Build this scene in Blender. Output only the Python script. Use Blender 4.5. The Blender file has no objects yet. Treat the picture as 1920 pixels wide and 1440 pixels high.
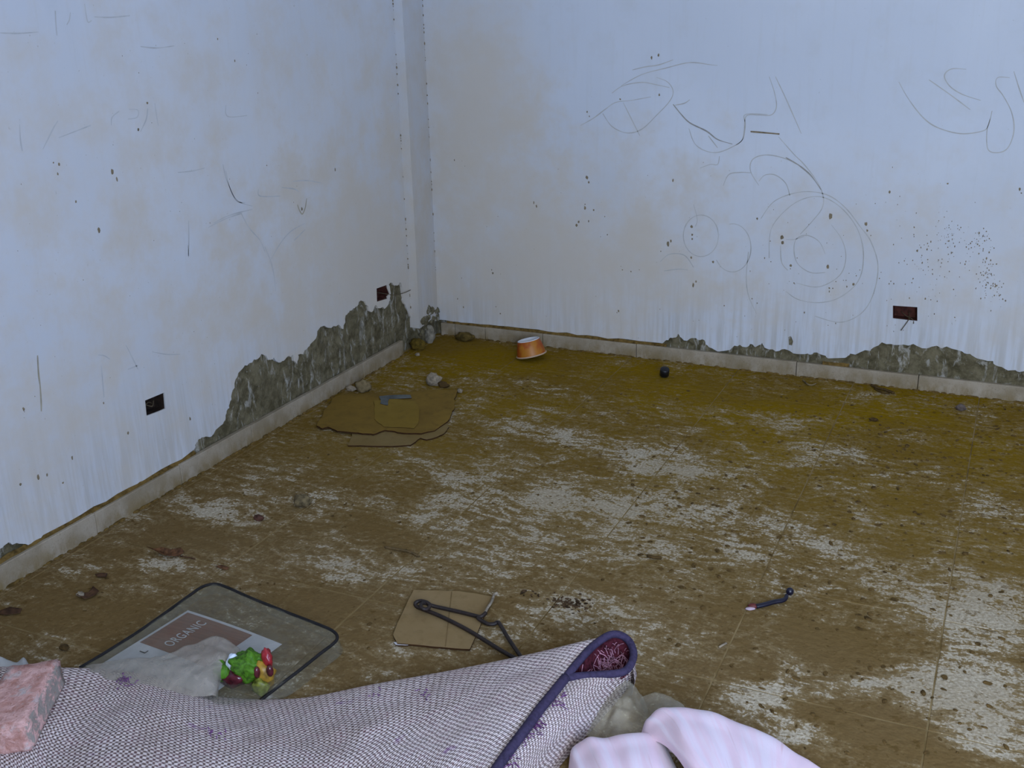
import bpy, bmesh, math, random
import numpy as np
from mathutils import Vector, Matrix, noise
random.seed(7)
scene = bpy.context.scene
COL = scene.collection

# ------------------------------------------------------------------ camera
H = 1.6                                    # eye height, metres
F = 2036.9                                 # focal length for a 1920 px wide frame
YAW, PITCH, ROLL = -0.44014, 0.345658, -0.025951
cy, sy, cp, sp = math.cos(YAW), math.sin(YAW), math.cos(PITCH), math.sin(PITCH)
f_ = np.array([sy*cp, cy*cp, -sp]); r_ = np.array([cy, -sy, 0.0]); u_ = np.cross(r_, f_)
cr, sr = math.cos(ROLL), math.sin(ROLL)
RIGHT, UP, FWD = cr*r_+sr*u_, -sr*r_+cr*u_, f_
cam = bpy.data.cameras.new('camera'); co = bpy.data.objects.new('camera', cam); COL.objects.link(co)
cam.sensor_width = 36; cam.lens = F/1920*36; cam.clip_start = .02
co.matrix_world = Matrix(((RIGHT[0], UP[0], -FWD[0], 0), (RIGHT[1], UP[1], -FWD[1], 0), (RIGHT[2], UP[2], -FWD[2], H), (0, 0, 0, 1)))
scene.camera = co

# ------------------------------------------------------------------ light
vs = scene.view_settings
vs.view_transform = 'Standard'; vs.look = 'None'; vs.gamma = 1; vs.use_curve_mapping = False
vs.exposure = 0.0
scene.cycles.max_bounces = 4; scene.cycles.diffuse_bounces = 3; scene.cycles.glossy_bounces = 2; scene.cycles.caustics_reflective = False; scene.cycles.caustics_refractive = False; scene.cycles.transparent_max_bounces = 6
w = bpy.data.worlds.new('daylight'); scene.world = w; w.use_nodes = True
w.node_tree.nodes['Background'].inputs[0].default_value = (.55, .72, 1.0, 1)
w.node_tree.nodes['Background'].inputs[1].default_value = 1.0
w.cycles.sampling_method = 'NONE'

def area(name, loc, target, sx, sy_, power, col):
    l = bpy.data.lights.new(name, 'AREA'); l.shape = 'RECTANGLE'; l.size = sx; l.size_y = sy_
    l.energy = power; l.color = col
    o = bpy.data.objects.new(name, l); COL.objects.link(o); o.location = loc
    o.rotation_euler = (Vector(target)-Vector(loc)).to_track_quat('-Z', 'Y').to_euler()
    return o
WX0, WX1, WZ0, WZ1 = .3, 1.7, .9, 2.3       # the window behind the photographer
RX, RY, RZ = 1.9, -.55, 2.9                    # right wall, rear wall, ceiling
area('window_daylight', ((WX0+WX1)/2, RY-.06, (WZ0+WZ1)/2), ((WX0+WX1)/2, 5, (WZ0+WZ1)/2), WX1-WX0, WZ1-WZ0, 146, (.67, .79, 1.0))
VY0, VY1, VZ0, VZ1 = -.1, 1.1, 1.1, 2.3         # added opening in the unseen right wall, holds a blue fill lamp
area('added_side_fill', (RX+.06, (VY0+VY1)/2, (VZ0+VZ1)/2), (-5, (VY0+VY1)/2, (VZ0+VZ1)/2), VY1-VY0, VZ1-VZ0, 50, (.14, .36, 1.0))

# ------------------------------------------------------------------ geometry helpers
def ray(x, y): return RIGHT*((x-960)/F) - UP*((y-720)/F) + FWD
def P(x, y, z=0.0):
    d = ray(x, y); t = (z-H)/d[2]; return np.array([d[0]*t, d[1]*t, z])
LX, BY = -2.56, 4.568
def PL(x, y):
    d = ray(x, y); t = LX/d[0]; return (d[1]*t, H+d[2]*t)       # (y, z) on the left wall
def PB(x, y):
    d = ray(x, y); t = BY/d[1]; return (d[0]*t, H+d[2]*t)       # (x, z) on the back wall

def tag(o, label=None, cat=None, group=None, kind=None):
    if label: o['label'] = label
    if cat: o['category'] = cat
    if group: o['group'] = group
    if kind: o['kind'] = kind
    return o
def mesh(name, verts, faces, mat, parent=None, smooth=False, uv=None):
    me = bpy.data.meshes.new(name); me.from_pydata([tuple(map(float, v)) for v in verts], [], faces); me.update()
    if smooth: me.polygons.foreach_set('use_smooth', [True]*len(me.polygons))
    if uv is not None:
        l = me.uv_layers.new(name='UVMap')
        for lp in me.loops: l.data[lp.index].uv = uv[lp.vertex_index]
    for m in (mat if isinstance(mat, (list, tuple)) else [mat]): me.materials.append(m)
    return link(name, me, parent)
def link(name, me, parent=None):
    o = bpy.data.objects.new(name, me); COL.objects.link(o); o.parent = parent; return o
def empty(name, loc):
    o = bpy.data.objects.new(name, None); COL.objects.link(o); o.location = loc; o.empty_display_size = .05; return o
def from_bm(name, bm, mat, parent=None, smooth=False):
    me = bpy.data.meshes.new(name); bm.normal_update(); bm.to_mesh(me); bm.free()
    if smooth: me.polygons.foreach_set('use_smooth', [True]*len(me.polygons))
    for m in (mat if isinstance(mat, (list, tuple)) else [mat]): me.materials.append(m)
    return link(name, me, parent)
def under(o, root):
    """parent o to root while its mesh stays in world coordinates"""
    o.parent = root; o.matrix_parent_inverse = Matrix.Translation(root.location).inverted(); return o

def cr4(p0, p1, p2, p3, t):
    return .5*((2*p1)+(-p0+p2)*t+(2*p0-5*p1+4*p2-p3)*t*t+(-p0+3*p1-3*p2+p3)*t**3)
def spline(pts, n):
    pts = [np.array(p, float) for p in pts]; out = []
    for i in range(len(pts)-1):
        a = pts[max(i-1, 0)]; d = pts[min(i+2, len(pts)-1)]
        for k in range(n): out.append(cr4(a, pts[i], pts[i+1], d, k/n))
    out.append(pts[-1]); return out
def patch(rows, nu, nv):
    """smooth sheet through a grid of control points; returns verts, faces, uv in metres"""
    rows = [spline(r, nu) for r in rows]; n = len(rows[0])
    cols = [spline([r[j] for r in rows], nv) for j in range(n)]
    m = len(cols[0]); g = np.array(cols).transpose(1, 0, 2)          # m rows, n columns
    du = np.concatenate([np.zeros((m, 1)), np.cumsum(np.linalg.norm(np.diff(g, axis=1), axis=2), 1)], 1)
    dv = np.concatenate([np.zeros((1, n)), np.cumsum(np.linalg.norm(np.diff(g, axis=0), axis=2), 0)], 0)
    du = np.repeat(du.mean(0)[None], m, 0)
    faces = [(i*n+j, i*n+j+1, (i+1)*n+j+1, (i+1)*n+j) for i in range(m-1) for j in range(n-1)]
    return g, faces, np.stack([du.ravel(), dv.ravel()], 1)
def tube_geo(pts, r, seg=8, closed=False, taper=None, flat=1.0):
    pts = [Vector(p) for p in pts]; n = len(pts); V = []; Fc = []
    up0 = Vector((0, 0, 1))
    for i, p in enumerate(pts):
        a = pts[i-1] if (i > 0 or closed) else p; b = pts[(i+1) % n] if (i < n-1 or closed) else p
        t = (b-a).normalized()
        s = t.cross(up0)
        if s.length < 1e-3: s = t.cross(Vector((1, 0, 0)))
        s.normalize(); v = s.cross(t)
        rr = r if taper is None else r*taper(i/(n-1))
        for k in range(seg):
            ang = 2*math.pi*k/seg; V.append(p+s*math.cos(ang)*rr+v*math.sin(ang)*rr*flat)
    for i in range(n if closed else n-1):
        for k in range(seg):
            a = i*seg+k; b = i*seg+(k+1) % seg; c = ((i+1) % n)*seg+(k+1) % seg; d = ((i+1) % n)*seg+k
            Fc.append((a, b, c, d))
    if not closed:
        Fc.append(tuple(range(seg))[::-1]); Fc.append(tuple(range((n-1)*seg, n*seg)))
    return V, Fc
def tube(name, pts, r, mat, parent=None, **k):
    V, Fc = tube_geo(pts, r, **k); return mesh(name, V, Fc, mat, parent, smooth=True)
def join_geo(parts):
    V = []; Fc = []
    for v, f in parts:
        o = len(V); V += list(v); Fc += [tuple(i+o for i in q) for q in f]
    return V, Fc
def rock_geo(c, rx, ry, rz, rz_ang=0, sub=2, rough=.35, seed=0, freq=1.6):
    bm = bmesh.new(); bmesh.ops.create_icosphere(bm, subdivisions=sub, radius=1); off = Vector((seed*7.3, seed*3.1, seed*1.7))
    ca, sa = math.cos(rz_ang), math.sin(rz_ang); V = []
    for v in bm.verts:
        q = v.co*(1+rough*noise.noise(v.co*freq+off)+rough*.4*noise.noise(v.co*freq*3+off))
        x, y, z = q.x*rx, q.y*ry, q.z*rz
        V.append((c[0]+x*ca-y*sa, c[1]+x*sa+y*ca, c[2]+z))
    Fc = [tuple(v.index for v in f.verts) for f in bm.faces]; bm.free(); return V, Fc
def ragged(pts, amp, levels=3):
    for _ in range(levels):
        out = [pts[0]]
        for a, b in zip(pts, pts[1:]):
            dx, dy = b[0]-a[0], b[1]-a[1]; k = random.uniform(-amp, amp)
            L = math.hypot(dx, dy) or 1
            out += [((a[0]+b[0])/2-dy*k, (a[1]+b[1])/2+dx*k), b]
        pts = out
    return pts
def slab(name, loops, fmap, d0, d1, mat, parent=None):
    """solid plate with holes: loops are 2-D outlines (first the outer one), fmap(a, b, depth) places them"""
    bm = bmesh.new(); edges = []; rings = []
    for lp in loops:
        vs_ = [bm.verts.new(fmap(a, b, d0)) for a, b in lp]
        rings.append(vs_); edges += [bm.edges.new((vs_[i], vs_[(i+1) % len(vs_)])) for i in range(len(vs_))]
    bmesh.ops.triangle_fill(bm, edges=edges, use_beauty=True)
    front = list(bm.faces); back = {}
    for ring, lp in zip(rings, loops):
        for v, (a, b) in zip(ring, lp): back[v] = bm.verts.new(fmap(a, b, d1))
    for f in front: bm.faces.new([back[v] for v in reversed(f.verts)])
    for ring in rings:
        for i in range(len(ring)):
            a, b = ring[i], ring[(i+1) % len(ring)]
            bm.faces.new((a, b, back[b], back[a]))
    bmesh.ops.recalc_face_normals(bm, faces=list(bm.faces))
    return from_bm(name, bm, mat, parent)
def box_geo(x0, x1, y0, y1, z0, z1):
    V = [(x, y, z) for x in (x0, x1) for y in (y0, y1) for z in (z0, z1)]
    return V, [(0, 1, 3, 2), (4, 6, 7, 5), (0, 4, 5, 1), (2, 3, 7, 6), (0, 2, 6, 4), (1, 5, 7, 3)]
def box(name, x0, x1, y0, y1, z0, z1, mat, parent=None, bev=0):
    V, Fc = box_geo(x0, x1, y0, y1, z0, z1); o = mesh(name, V, Fc, mat, parent)
    if bev:
        bm = bmesh.new(); bm.from_mesh(o.data); bmesh.ops.bevel(bm, geom=list(bm.edges), offset=bev, segments=1, affect='EDGES'); bm.to_mesh(o.data); bm.free()
    return o

# ------------------------------------------------------------------ material helpers
class NT:
    def __init__(s, name):
        s.m = bpy.data.materials.new(name); s.m.use_nodes = True; s.t = s.m.node_tree; s.t.nodes.clear()
        s.out = s.t.nodes.new('ShaderNodeOutputMaterial'); s.b = s.t.nodes.new('ShaderNodeBsdfPrincipled')
        s.t.links.new(s.b.outputs[0], s.out.inputs[0])
    def put(s, sock, v):
        if v is None: return
        if isinstance(v, bpy.types.NodeSocket): s.t.links.new(v, sock)
        else: sock.default_value = (v if not (isinstance(v, tuple) and len(v) == 3 and sock.type == 'RGBA') else (*v, 1))
    def n(s, typ, ins=(), out=0, **props):
        nd = s.t.nodes.new('ShaderNode'+typ)
        for k, v in props.items(): setattr(nd, k, v)
        for k, v in (ins.items() if isinstance(ins, dict) else enumerate(ins)): s.put(nd.inputs[k], v)
        return nd.outputs[out]
    def math(s, op, a, b=None, c=None, clamp=False): return s.n('Math', [a, b, c], operation=op, use_clamp=clamp)
    def mix(s, f, a, b, blend='MIX'):
        nd = s.t.nodes.new('ShaderNodeMix'); nd.data_type = 'RGBA'; nd.blend_type = blend
        s.put(nd.inputs[0], f); s.put(nd.inputs[6], a); s.put(nd.inputs[7], b); return nd.outputs[2]
    def step(s, v, a, b, lo=0.0, hi=1.0):
        return s.n('MapRange', {0: v, 1: a, 2: b, 3: lo, 4: hi}, interpolation_type='SMOOTHSTEP')
    def noise(s, vec, scale, detail=4, rough=.55, dist=0.0, out=0):
        return s.n('TexNoise', {'Vector': vec, 'Scale': scale, 'Detail': detail, 'Roughness': rough, 'Distortion': dist}, out=out)
    def pos(s): return s.n('NewGeometry', out=0)
    def obj(s): return s.n('TexCoord', out=3)
    def map(s, vec, scale=(1, 1, 1), rot=(0, 0, 0), loc=(0, 0, 0)):
        return s.n('Mapping', {'Vector': vec, 'Location': loc, 'Rotation': rot, 'Scale': scale})
    def bump(s, h, dist, strength=1.0):
        s.put(s.b.inputs['Normal'], s.n('Bump', {'Strength': strength, 'Distance': dist, 'Height': h}))
    def set(s, **k):
        for a, v in k.items(): s.put(s.b.inputs[{'base': 'Base Color', 'rough': 'Roughness', 'spec': 'Specular IOR Level', 'alpha': 'Alpha', 'metal': 'Metallic', 'trans': 'Transmission Weight', 'sheen': 'Sheen Weight'}[a]], v)
        return s.m
def simple(name, col, rough=.7, var=.25, scale=40, bump=.001, spec=.3, dark=None, metal=0.0):
    t = NT(name); p = t.pos(); a = t.noise(p, scale, 5, .6); b = t.noise(p, scale*.25, 3)
    d = dark or tuple(c*(1-2*var) for c in col)
    c = t.mix(t.step(a, .3, .7), d, col); c = t.mix(t.math('MULTIPLY', t.step(b, .35, .65), .5), c, tuple(min(1, x*(1+var)) for x in col))
    if bump: t.bump(a, bump)
    return t.set(base=c, rough=rough, spec=spec, metal=metal)

# wall paint
def wall_material():
    t = NT('wall_paint'); p = t.pos()
    big = t.noise(p, 1.3, 2, .6); mid = t.noise(p, 6, 4, .65)
    streak = t.noise(t.map(p, (14, 14, .9)), 3.0, 4, .65)
    c = t.mix(t.step(big, .35, .7), (.565, .60, .655), (.61, .645, .70))
    c = t.mix(t.math('MULTIPLY', t.step(mid, .5, .78), .20), c, (.50, .48, .42))
    c = t.mix(t.math('MULTIPLY', t.step(streak, .5, .8), .13), c, (.46, .44, .38))
    # splash dirt low on the wall
    z = t.n('SeparateXYZ', [p], out=2)
    low = t.math('MULTIPLY', t.step(z, .55, .06), t.step(streak, .36, .66))
    c = t.mix(t.math('MULTIPLY', low, .42), c, (.33, .28, .19))
    # brown grime around the corner, plus its warm dim light painted into the colour
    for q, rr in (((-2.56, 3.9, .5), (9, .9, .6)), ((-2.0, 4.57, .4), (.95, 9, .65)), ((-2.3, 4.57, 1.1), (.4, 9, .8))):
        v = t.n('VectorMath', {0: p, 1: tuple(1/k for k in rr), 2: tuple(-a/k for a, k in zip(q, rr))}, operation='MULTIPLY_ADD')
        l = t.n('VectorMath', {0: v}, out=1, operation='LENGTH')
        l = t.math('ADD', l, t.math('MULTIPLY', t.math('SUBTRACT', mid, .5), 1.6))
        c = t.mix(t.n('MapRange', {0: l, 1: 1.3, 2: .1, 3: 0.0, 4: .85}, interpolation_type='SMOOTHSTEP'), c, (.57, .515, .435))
    sp = t.step(t.noise(p, 95, 2, .5), .735, .76)
    c = t.mix(t.math('MULTIPLY', sp, .35), c, (.28, .25, .18))
    t.bump(t.noise(p, 7, 1, .6), .004, .5)
    return t.set(base=c, rough=.8, spec=0.0)
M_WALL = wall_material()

def cement_material():
    t = NT('damp_cement_render'); p = t.pos()
    a = t.noise(p, 22, 8, .7, .4); b = t.noise(t.map(p, (3, 3, 1)), 9, 6, .7, 1.2); g = t.noise(p, 140, 3)
    c = t.mix(t.step(a, .3, .7), (.075, .062, .030), (.20, .17, .10))
    c = t.mix(t.math('MULTIPLY', t.step(b, .52, .66), .72), c, (.46, .44, .38))
    c = t.mix(t.math('MULTIPLY', t.step(g, .55, .75), .5), c, (.08, .07, .045))
    t.bump(t.math('ADD', a, t.math('MULTIPLY', g, .25)), .01, .8)
    return t.set(base=c, rough=.9, spec=.15)
M_CEM = cement_material()
def skirting_material():
    t = NT('skirting_terrazzo'); p = t.pos()
    a = t.noise(p, 7, 6, .65); g = t.noise(p, 180, 2); d = t.noise(t.map(p, (1, 1, .5)), 16, 6, .7)
    c = t.mix(t.step(a, .35, .68), (.27, .22, .145), (.39, .33, .245))
    c = t.mix(t.math('MULTIPLY', t.step(g, .58, .7), .55), c, (.20, .17, .11))
    z = t.n('SeparateXYZ', [p], out=2)
    k = t.math('MULTIPLY', t.step(z, .075, .0), t.step(d, .36, .62))
    c = t.mix(t.math('MULTIPLY', k, .85), c, (.20, .14, .055))
    t.bump(g, .001, .4)
    return t.set(base=c, rough=.65, spec=.3)
M_SKIRT = skirting_material()
M_DIRT = simple('brown_dirt', (.17, .105, .03), .95, .3, 60, .004, .1)

# floor: grey tiles under dried ochre mud
BLOBS = [  # pixel centre on the floor, radii in metres (x, y), weight: where the mud has been wiped off
 (1250, 870, .26, .22, .20), (1040, 815, .42, .12, .17), (950, 910, .36, .22, .14), (1090, 965, .34, .2, .15), (940, 1010, .3, .14, .15),
 (1180, 930, .14, .14, .15), (770, 850, .2, .1, .08), (430, 965, .16, .12, .16), (330, 1062, .16, .07, .17), (350, 945, .22, .06, .12), (640, 1065, .16, .12, .16), (760, 1080, .25, .1, .1),
 (1120, 1130, .2, .10, .17), (1060, 1170, .14, .12, .13), (1340, 950, .3, .2, .12), (1280, 1025, .36, .2, .13), (1480, 790, .16, .16, .13), (1550, 855, .22, .16, .14),
 (1870, 1150, .25, .26, .24), (1820, 1300, .24, .22, .24), (1650, 1080, .3, .14, .10), (1440, 1300, .10, .09, .17), (1520, 1380, .14, .07, .18), (1560, 1020, .34, .12, .1),
 (1720, 1290, .16, .06, .14), (1380, 1310, .14, .08, .13), (1860, 960, .3, .12, .09), (1880, 1400, .14, .08, .2), (800, 960, .16, .2, .10), (540, 930, .3, .2, .07)]
MUDDY = [(1560, 1210, .16, .12, .3), (1640, 1370, .20, .14, .3), (720, 1000, .16, .1, .18), (640, 1140, .2, .12, .16), (1800, 860, .4, .2, .12), (880, 660, .7, .22, .25), (1350, 740, 1.2, .25, .12), (330, 1000, .2, .1, .1), (180, 1150, .3, .2, .14)]
def floor_material():
    t = NT('muddy_floor_tiles'); p = t.pos()
    def blobs(lst):
        acc = None
        for x, y, rx, ry, wt in lst:
            c = P(x, y)
            v = t.n('VectorMath', {0: p, 1: (1/rx, 1/ry, 0), 2: (-c[0]/rx, -c[1]/ry, 0)}, operation='MULTIPLY_ADD')
            l = t.n('VectorMath', {0: v}, out=1, operation='LENGTH')
            s = t.n('MapRange', {0: l, 1: 1.25, 2: .1, 3: 0.0, 4: wt}, interpolation_type='SMOOTHSTEP')
            acc = s if acc is None else t.math('ADD', acc, s)
        return acc
    dens = t.math('SUBTRACT', t.math('MINIMUM', blobs(BLOBS), .26), blobs(MUDDY))
    warp = t.n('VectorMath', {0: p, 1: t.n('VectorMath', {0: t.noise(p, 5, 1, .6, out=1), 1: (.16, .16, 0)}, operation='MULTIPLY')}, operation='ADD')
    n1 = t.noise(warp, 5.5, 4, .62)
    n2 = t.noise(t.map(warp, (9, 34, 9), (0, 0, .5)), 1.0, 4, .7)        # brush strokes
    nf = t.noise(p, 40, 4, .74)
    nff = t.noise(p, 120, 2, .6)
    acc = t.math('ADD', dens, .5)
    for nn, amp in ((n1, .70), (n2, .78), (nf, .70), (nff, .42)):
        acc = t.math('MULTIPLY_ADD', t.math('SUBTRACT', nn, .5), amp, acc)
    lev = acc
    expo = t.step(lev, .615, .70)
    thin = t.step(lev, .42, .64)
    spk = nff
    tile = t.mix(t.step(spk, .4, .65), (.38, .32, .22), (.55, .48, .36))
    tile = t.mix(t.math('MULTIPLY', t.step(nf, .5, .7), .35), tile, (.30, .235, .14))
    area_ = t.noise(p, 1.8, 2, .5); hue = t.step(area_, .40, .62)
    far_tint = t.step(t.n('SeparateXYZ', [p], out=1), 2.2, 4.3)
    mud = t.mix(far_tint, (.160, .103, .042), (.215, .130, .006))  # mud turns ochre towards the back, the light's tint put into the colour
    mud = t.mix(t.math('MULTIPLY', hue, .4), mud, (.145, .088, .028))
    mud = t.mix(t.math('MULTIPLY', t.step(nf, .42, .68), .35), mud, (.215, .145, .06))
    mud = t.mix(t.math('MULTIPLY', thin, .5), mud, (.30, .225, .12))
    cl = t.noise(p, 24, 3, .62)
    xr = t.step(t.n('SeparateXYZ', [p], out=0), -1.7, -.3, .0, .03)
    clod = t.step(t.math('ADD', t.math('ADD', cl, xr), t.math('MULTIPLY', area_, .16)), .715, .78)
    c = t.mix(t.math('MULTIPLY', expo, t.step(area_, .3, .65, .62, .95)), mud, tile)
    c = t.mix(t.math('MULTIPLY', clod, .6), c, (.105, .062, .018))
    c = t.mix(t.math('MULTIPLY', t.step(t.noise(p, 62, 2, .55), .64, .70), .55), c, (.10, .058, .016))
    t.bump(t.noise(p, 32, 2, .7), .006, .7)
    return t.set(base=c, rough=.9, spec=0.0)
M_FLOOR = floor_material()

# ------------------------------------------------------------------ room shell
# floor bed with a tile grid on top
fl = box('floor', LX-.1, RX, RY-.1, BY+.1, -.08, -.0012, simple('joint_filler', (.25, .18, .085), .9, .3, 9, 0, .0, (.11, .068, .02))); tag(fl, 'mud covered tiled floor', kind='structure')
TS = .496; gx0 = -.038; gy0 = 2.742; g = .0019
full = None
i0 = math.floor((LX-gx0)/TS); i1 = math.ceil((RX-gx0)/TS); j0 = math.floor((RY-gy0)/TS); j1 = math.ceil((BY-gy0)/TS)
for i in range(i0, i1):
    for j in range(j0, j1):
        x0, x1, y0, y1 = gx0+i*TS+g, gx0+(i+1)*TS-g, gy0+j*TS+g, gy0+(j+1)*TS-g
        cx0, cx1, cy0, cy1 = max(x0, LX), min(x1, RX), max(y0, RY), min(y1, BY)
        if cx1-cx0 < .02 or cy1-cy0 < .02: continue
        cut = abs(cx1-cx0-x1+x0)+abs(cy1-cy0-y1+y0) > 1e-6
        if cut or full is None:
            o = box('floor_tile', cx0-x0, cx1-x0, cy0-y0, cy1-y0, -.03, 0, M_FLOOR, fl)
            bm = bmesh.new(); bm.from_mesh(o.data)
            ed = [e for e in bm.edges if all(v.co.z > -.001 for v in e.verts)]
            bmesh.ops.bevel(bm, geom=ed, offset=.0012, segments=1, affect='EDGES'); bm.to_mesh(o.data); bm.free()
            if not cut: full = o.data
        else: o = link('floor_tile', full, fl)
        o.location = (x0, y0, random.uniform(-.0005, .0003))

# left wall: plaster skin over cement, ragged where the plaster has fallen
SKL, SKB = .072, .0625
left_px = [(365,842),(370,828),(382,820),(397,818),(401,813),(418,795),(423,779),(430,765),(434,749),(440,727),(447,699),(459,685),(476,674),(490,664),(501,671),(508,675),(514,670),(520,678),(529,677),(540,668),(550,665),(557,682),(559,665),(576,654),(584,643),(595,621),(621,615),(639,612),(644,617),(648,591),(656,582),(665,578),(673,566),(687,572),(692,583),(697,585),(705,572),(713,578),(729,570),(732,556),(729,533),(735,530),(742,535),(749,530),(754,538),(755,554),(758,570),(765,583)]
small_px = [(-30,1040),(0,1029),(16,1017),(32,1018),(48,1020),(68,1022)]
def base_line(a, b, z, step=.05):
    n = max(2, int(abs(b-a)/step)); return [(a+(b-a)*k/n, z+random.uniform(-.004, .005)) for k in range(n+1)]
lz = SKL+.013
pk = ragged([PL(*q) for q in left_px], .22, 2); sk = ragged([PL(*q) for q in small_px], .2, 2)
COLY = 4.325
bottom = base_line(RY, sk[0][0]-.05, lz)+sk+base_line(sk[-1][0]+.03, pk[0][0]-.02, lz)+pk+[(COLY-.012, .16), (COLY, .15)]
outer = bottom+[(COLY, RZ), (RY, RZ)]
hL = [PL(272,751), PL(308,736), PL(310.5,766), PL(299,771), PL(275,780)]
hC = [PL(706,541), PL(726,534), PL(727,541), PL(731,551), PL(726,556), PL(727,560), PL(707,566)]
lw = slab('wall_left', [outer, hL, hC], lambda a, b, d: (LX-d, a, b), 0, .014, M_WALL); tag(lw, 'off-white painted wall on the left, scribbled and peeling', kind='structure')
slab('masonry', [[(RY, -.05), (BY+.1, -.05), (BY+.1, RZ), (RY, RZ)], hL, hC], lambda a, b, d: (LX-.0145-d, a, b), 0, .12, M_CEM, lw)
def in_poly(x, y, poly):
    c = False; n = len(poly)
    for i in range(n):
        a, b = poly[i], poly[i-1]
        if (a[1] > y) != (b[1] > y) and x < (b[0]-a[0])*(y-a[1])/(b[1]-a[1])+a[0]: c = not c
    return c
def relief(name, a0, a1, b0, b1, fmap, parent, holes=(), st=.008, base=.009, amp=.006, seed=0):
    na, nb = int((a1-a0)/st), int((b1-b0)/st); V = []; Fc = []
    for j in range(nb+1):
        for i in range(na+1):
            a, b = a0+(a1-a0)*i/na, b0+(b1-b0)*j/nb
            k = noise.fractal(Vector((a*9+seed, b*9, seed)), .8, 2.1, 5)+.5*noise.noise(Vector((a*55, b*55, seed)))
            d = min(.0138, max(.002, base-amp*k)); V.append(fmap(a, b, d))
    for j in range(nb):
        for i in range(na):
            a, b = a0+(a1-a0)*(i+.5)/na, b0+(b1-b0)*(j+.5)/nb
            if any(in_poly(a, b, h) for h in holes): continue
            q = j*(na+1)+i; Fc.append((q, q+1, q+na+2, q+na+1))
    return mesh(name, V, Fc, M_CEM, parent, smooth=True)
Lmap = lambda a, b, d: (LX-d, a, b)
Bmap = lambda a, b, d: (a, BY+d, b)
relief('exposed_cement', PL(360,842)[0], COLY, .05, .42, Lmap, lw, [hC], seed=3)
relief('exposed_cement', 1.7, 2.05, .05, .15, Lmap, lw, seed=5)
# brown dirt in the gap along the top of the skirting
def dirt_strip(name, a0, a1, z0, z1, fmap, parent):
    n = int((a1-a0)/.012); V = []; Fc = []
    for i in range(n+1):
        a = a0+(a1-a0)*i/n; top = z1+.006*noise.noise(Vector((a*30, 0, 2)))+.004*noise.noise(Vector((a*90, 5, 2)))
        o_ = -.002-.003*noise.noise(Vector((a*25, 3, 1)))
        V += [fmap(a, z0, o_-.004), fmap(a, (z0+top)/2, o_-.002), fmap(a, top, .004)]
    for i in range(n):
        for k in range(2): Fc.append((i*3+k, (i+1)*3+k, (i+1)*3+k+1, i*3+k+1))
    return mesh(name, V, Fc, M_DIRT, parent, smooth=True)
dirt_strip('dirt_line', 1.6, pk[0][0], SKL-.004, SKL+.014, Lmap, lw)

# back wall
b1 = [(1242,644),(1253,638),(1264,633),(1272,626),(1280,636),(1291,637),(1305,634),(1321,638),(1329,651)]
b2 = [(1335,653),(1377,648),(1397,651),(1406,645),(1416,651),(1429,643),(1436,653),(1461,658),(1481,658),(1510,664),(1526,661),(1548,667),(1552,672)]
b3 = [(1584,671),(1594,663),(1632,658),(1639,651),(1671,645),(1694,646),(1729,653),(1765,653),(1804,659),(1823,667),(1862,677),(1878,688),(1904,694),(1920,696),(1980,704)]
R1, R2, R3 = (ragged([PB(*q) for q in b], .22, 2) for b in (b1, b2, b3))
bz = SKB+.012
bottom = base_line(LX-.01, R1[0][0]-.01, bz)+R1+R2+R3+base_line(R3[-1][0]+.03, RX, bz)
hR = [PB(1674,573), PB(1720,576), PB(1720,602), PB(1700,600), PB(1674,597)]
chip = [PB(*q) for q in ((1478,632),(1483,630),(1487,640),(1485,648),(1479,647))]
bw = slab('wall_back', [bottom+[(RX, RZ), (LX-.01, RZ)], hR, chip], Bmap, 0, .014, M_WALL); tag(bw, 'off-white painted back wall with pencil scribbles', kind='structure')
slab('masonry', [[(LX-.14, -.05), (RX+.1, -.05), (RX+.1, RZ), (LX-.14, RZ)], hR], lambda a, b, d: (a, BY+.0145+d, b), 0, .12, M_CEM, bw)
relief('exposed_cement', R1[0][0]-.02, .4, .05, .21, Bmap, bw, seed=9)
relief('exposed_cement', PB(1474,640)[0], PB(1490,640)[0], .19, .27, Bmap, bw, seed=2)
dirt_strip('dirt_line', LX+.06, R1[0][0]+.02, SKB-.004, SKB+.013, Bmap, bw)
dirt_strip('dirt_line', R2[-1][0]-.02, R3[0][0]+.02, SKB-.004, SKB+.013, Bmap, bw)

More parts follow.
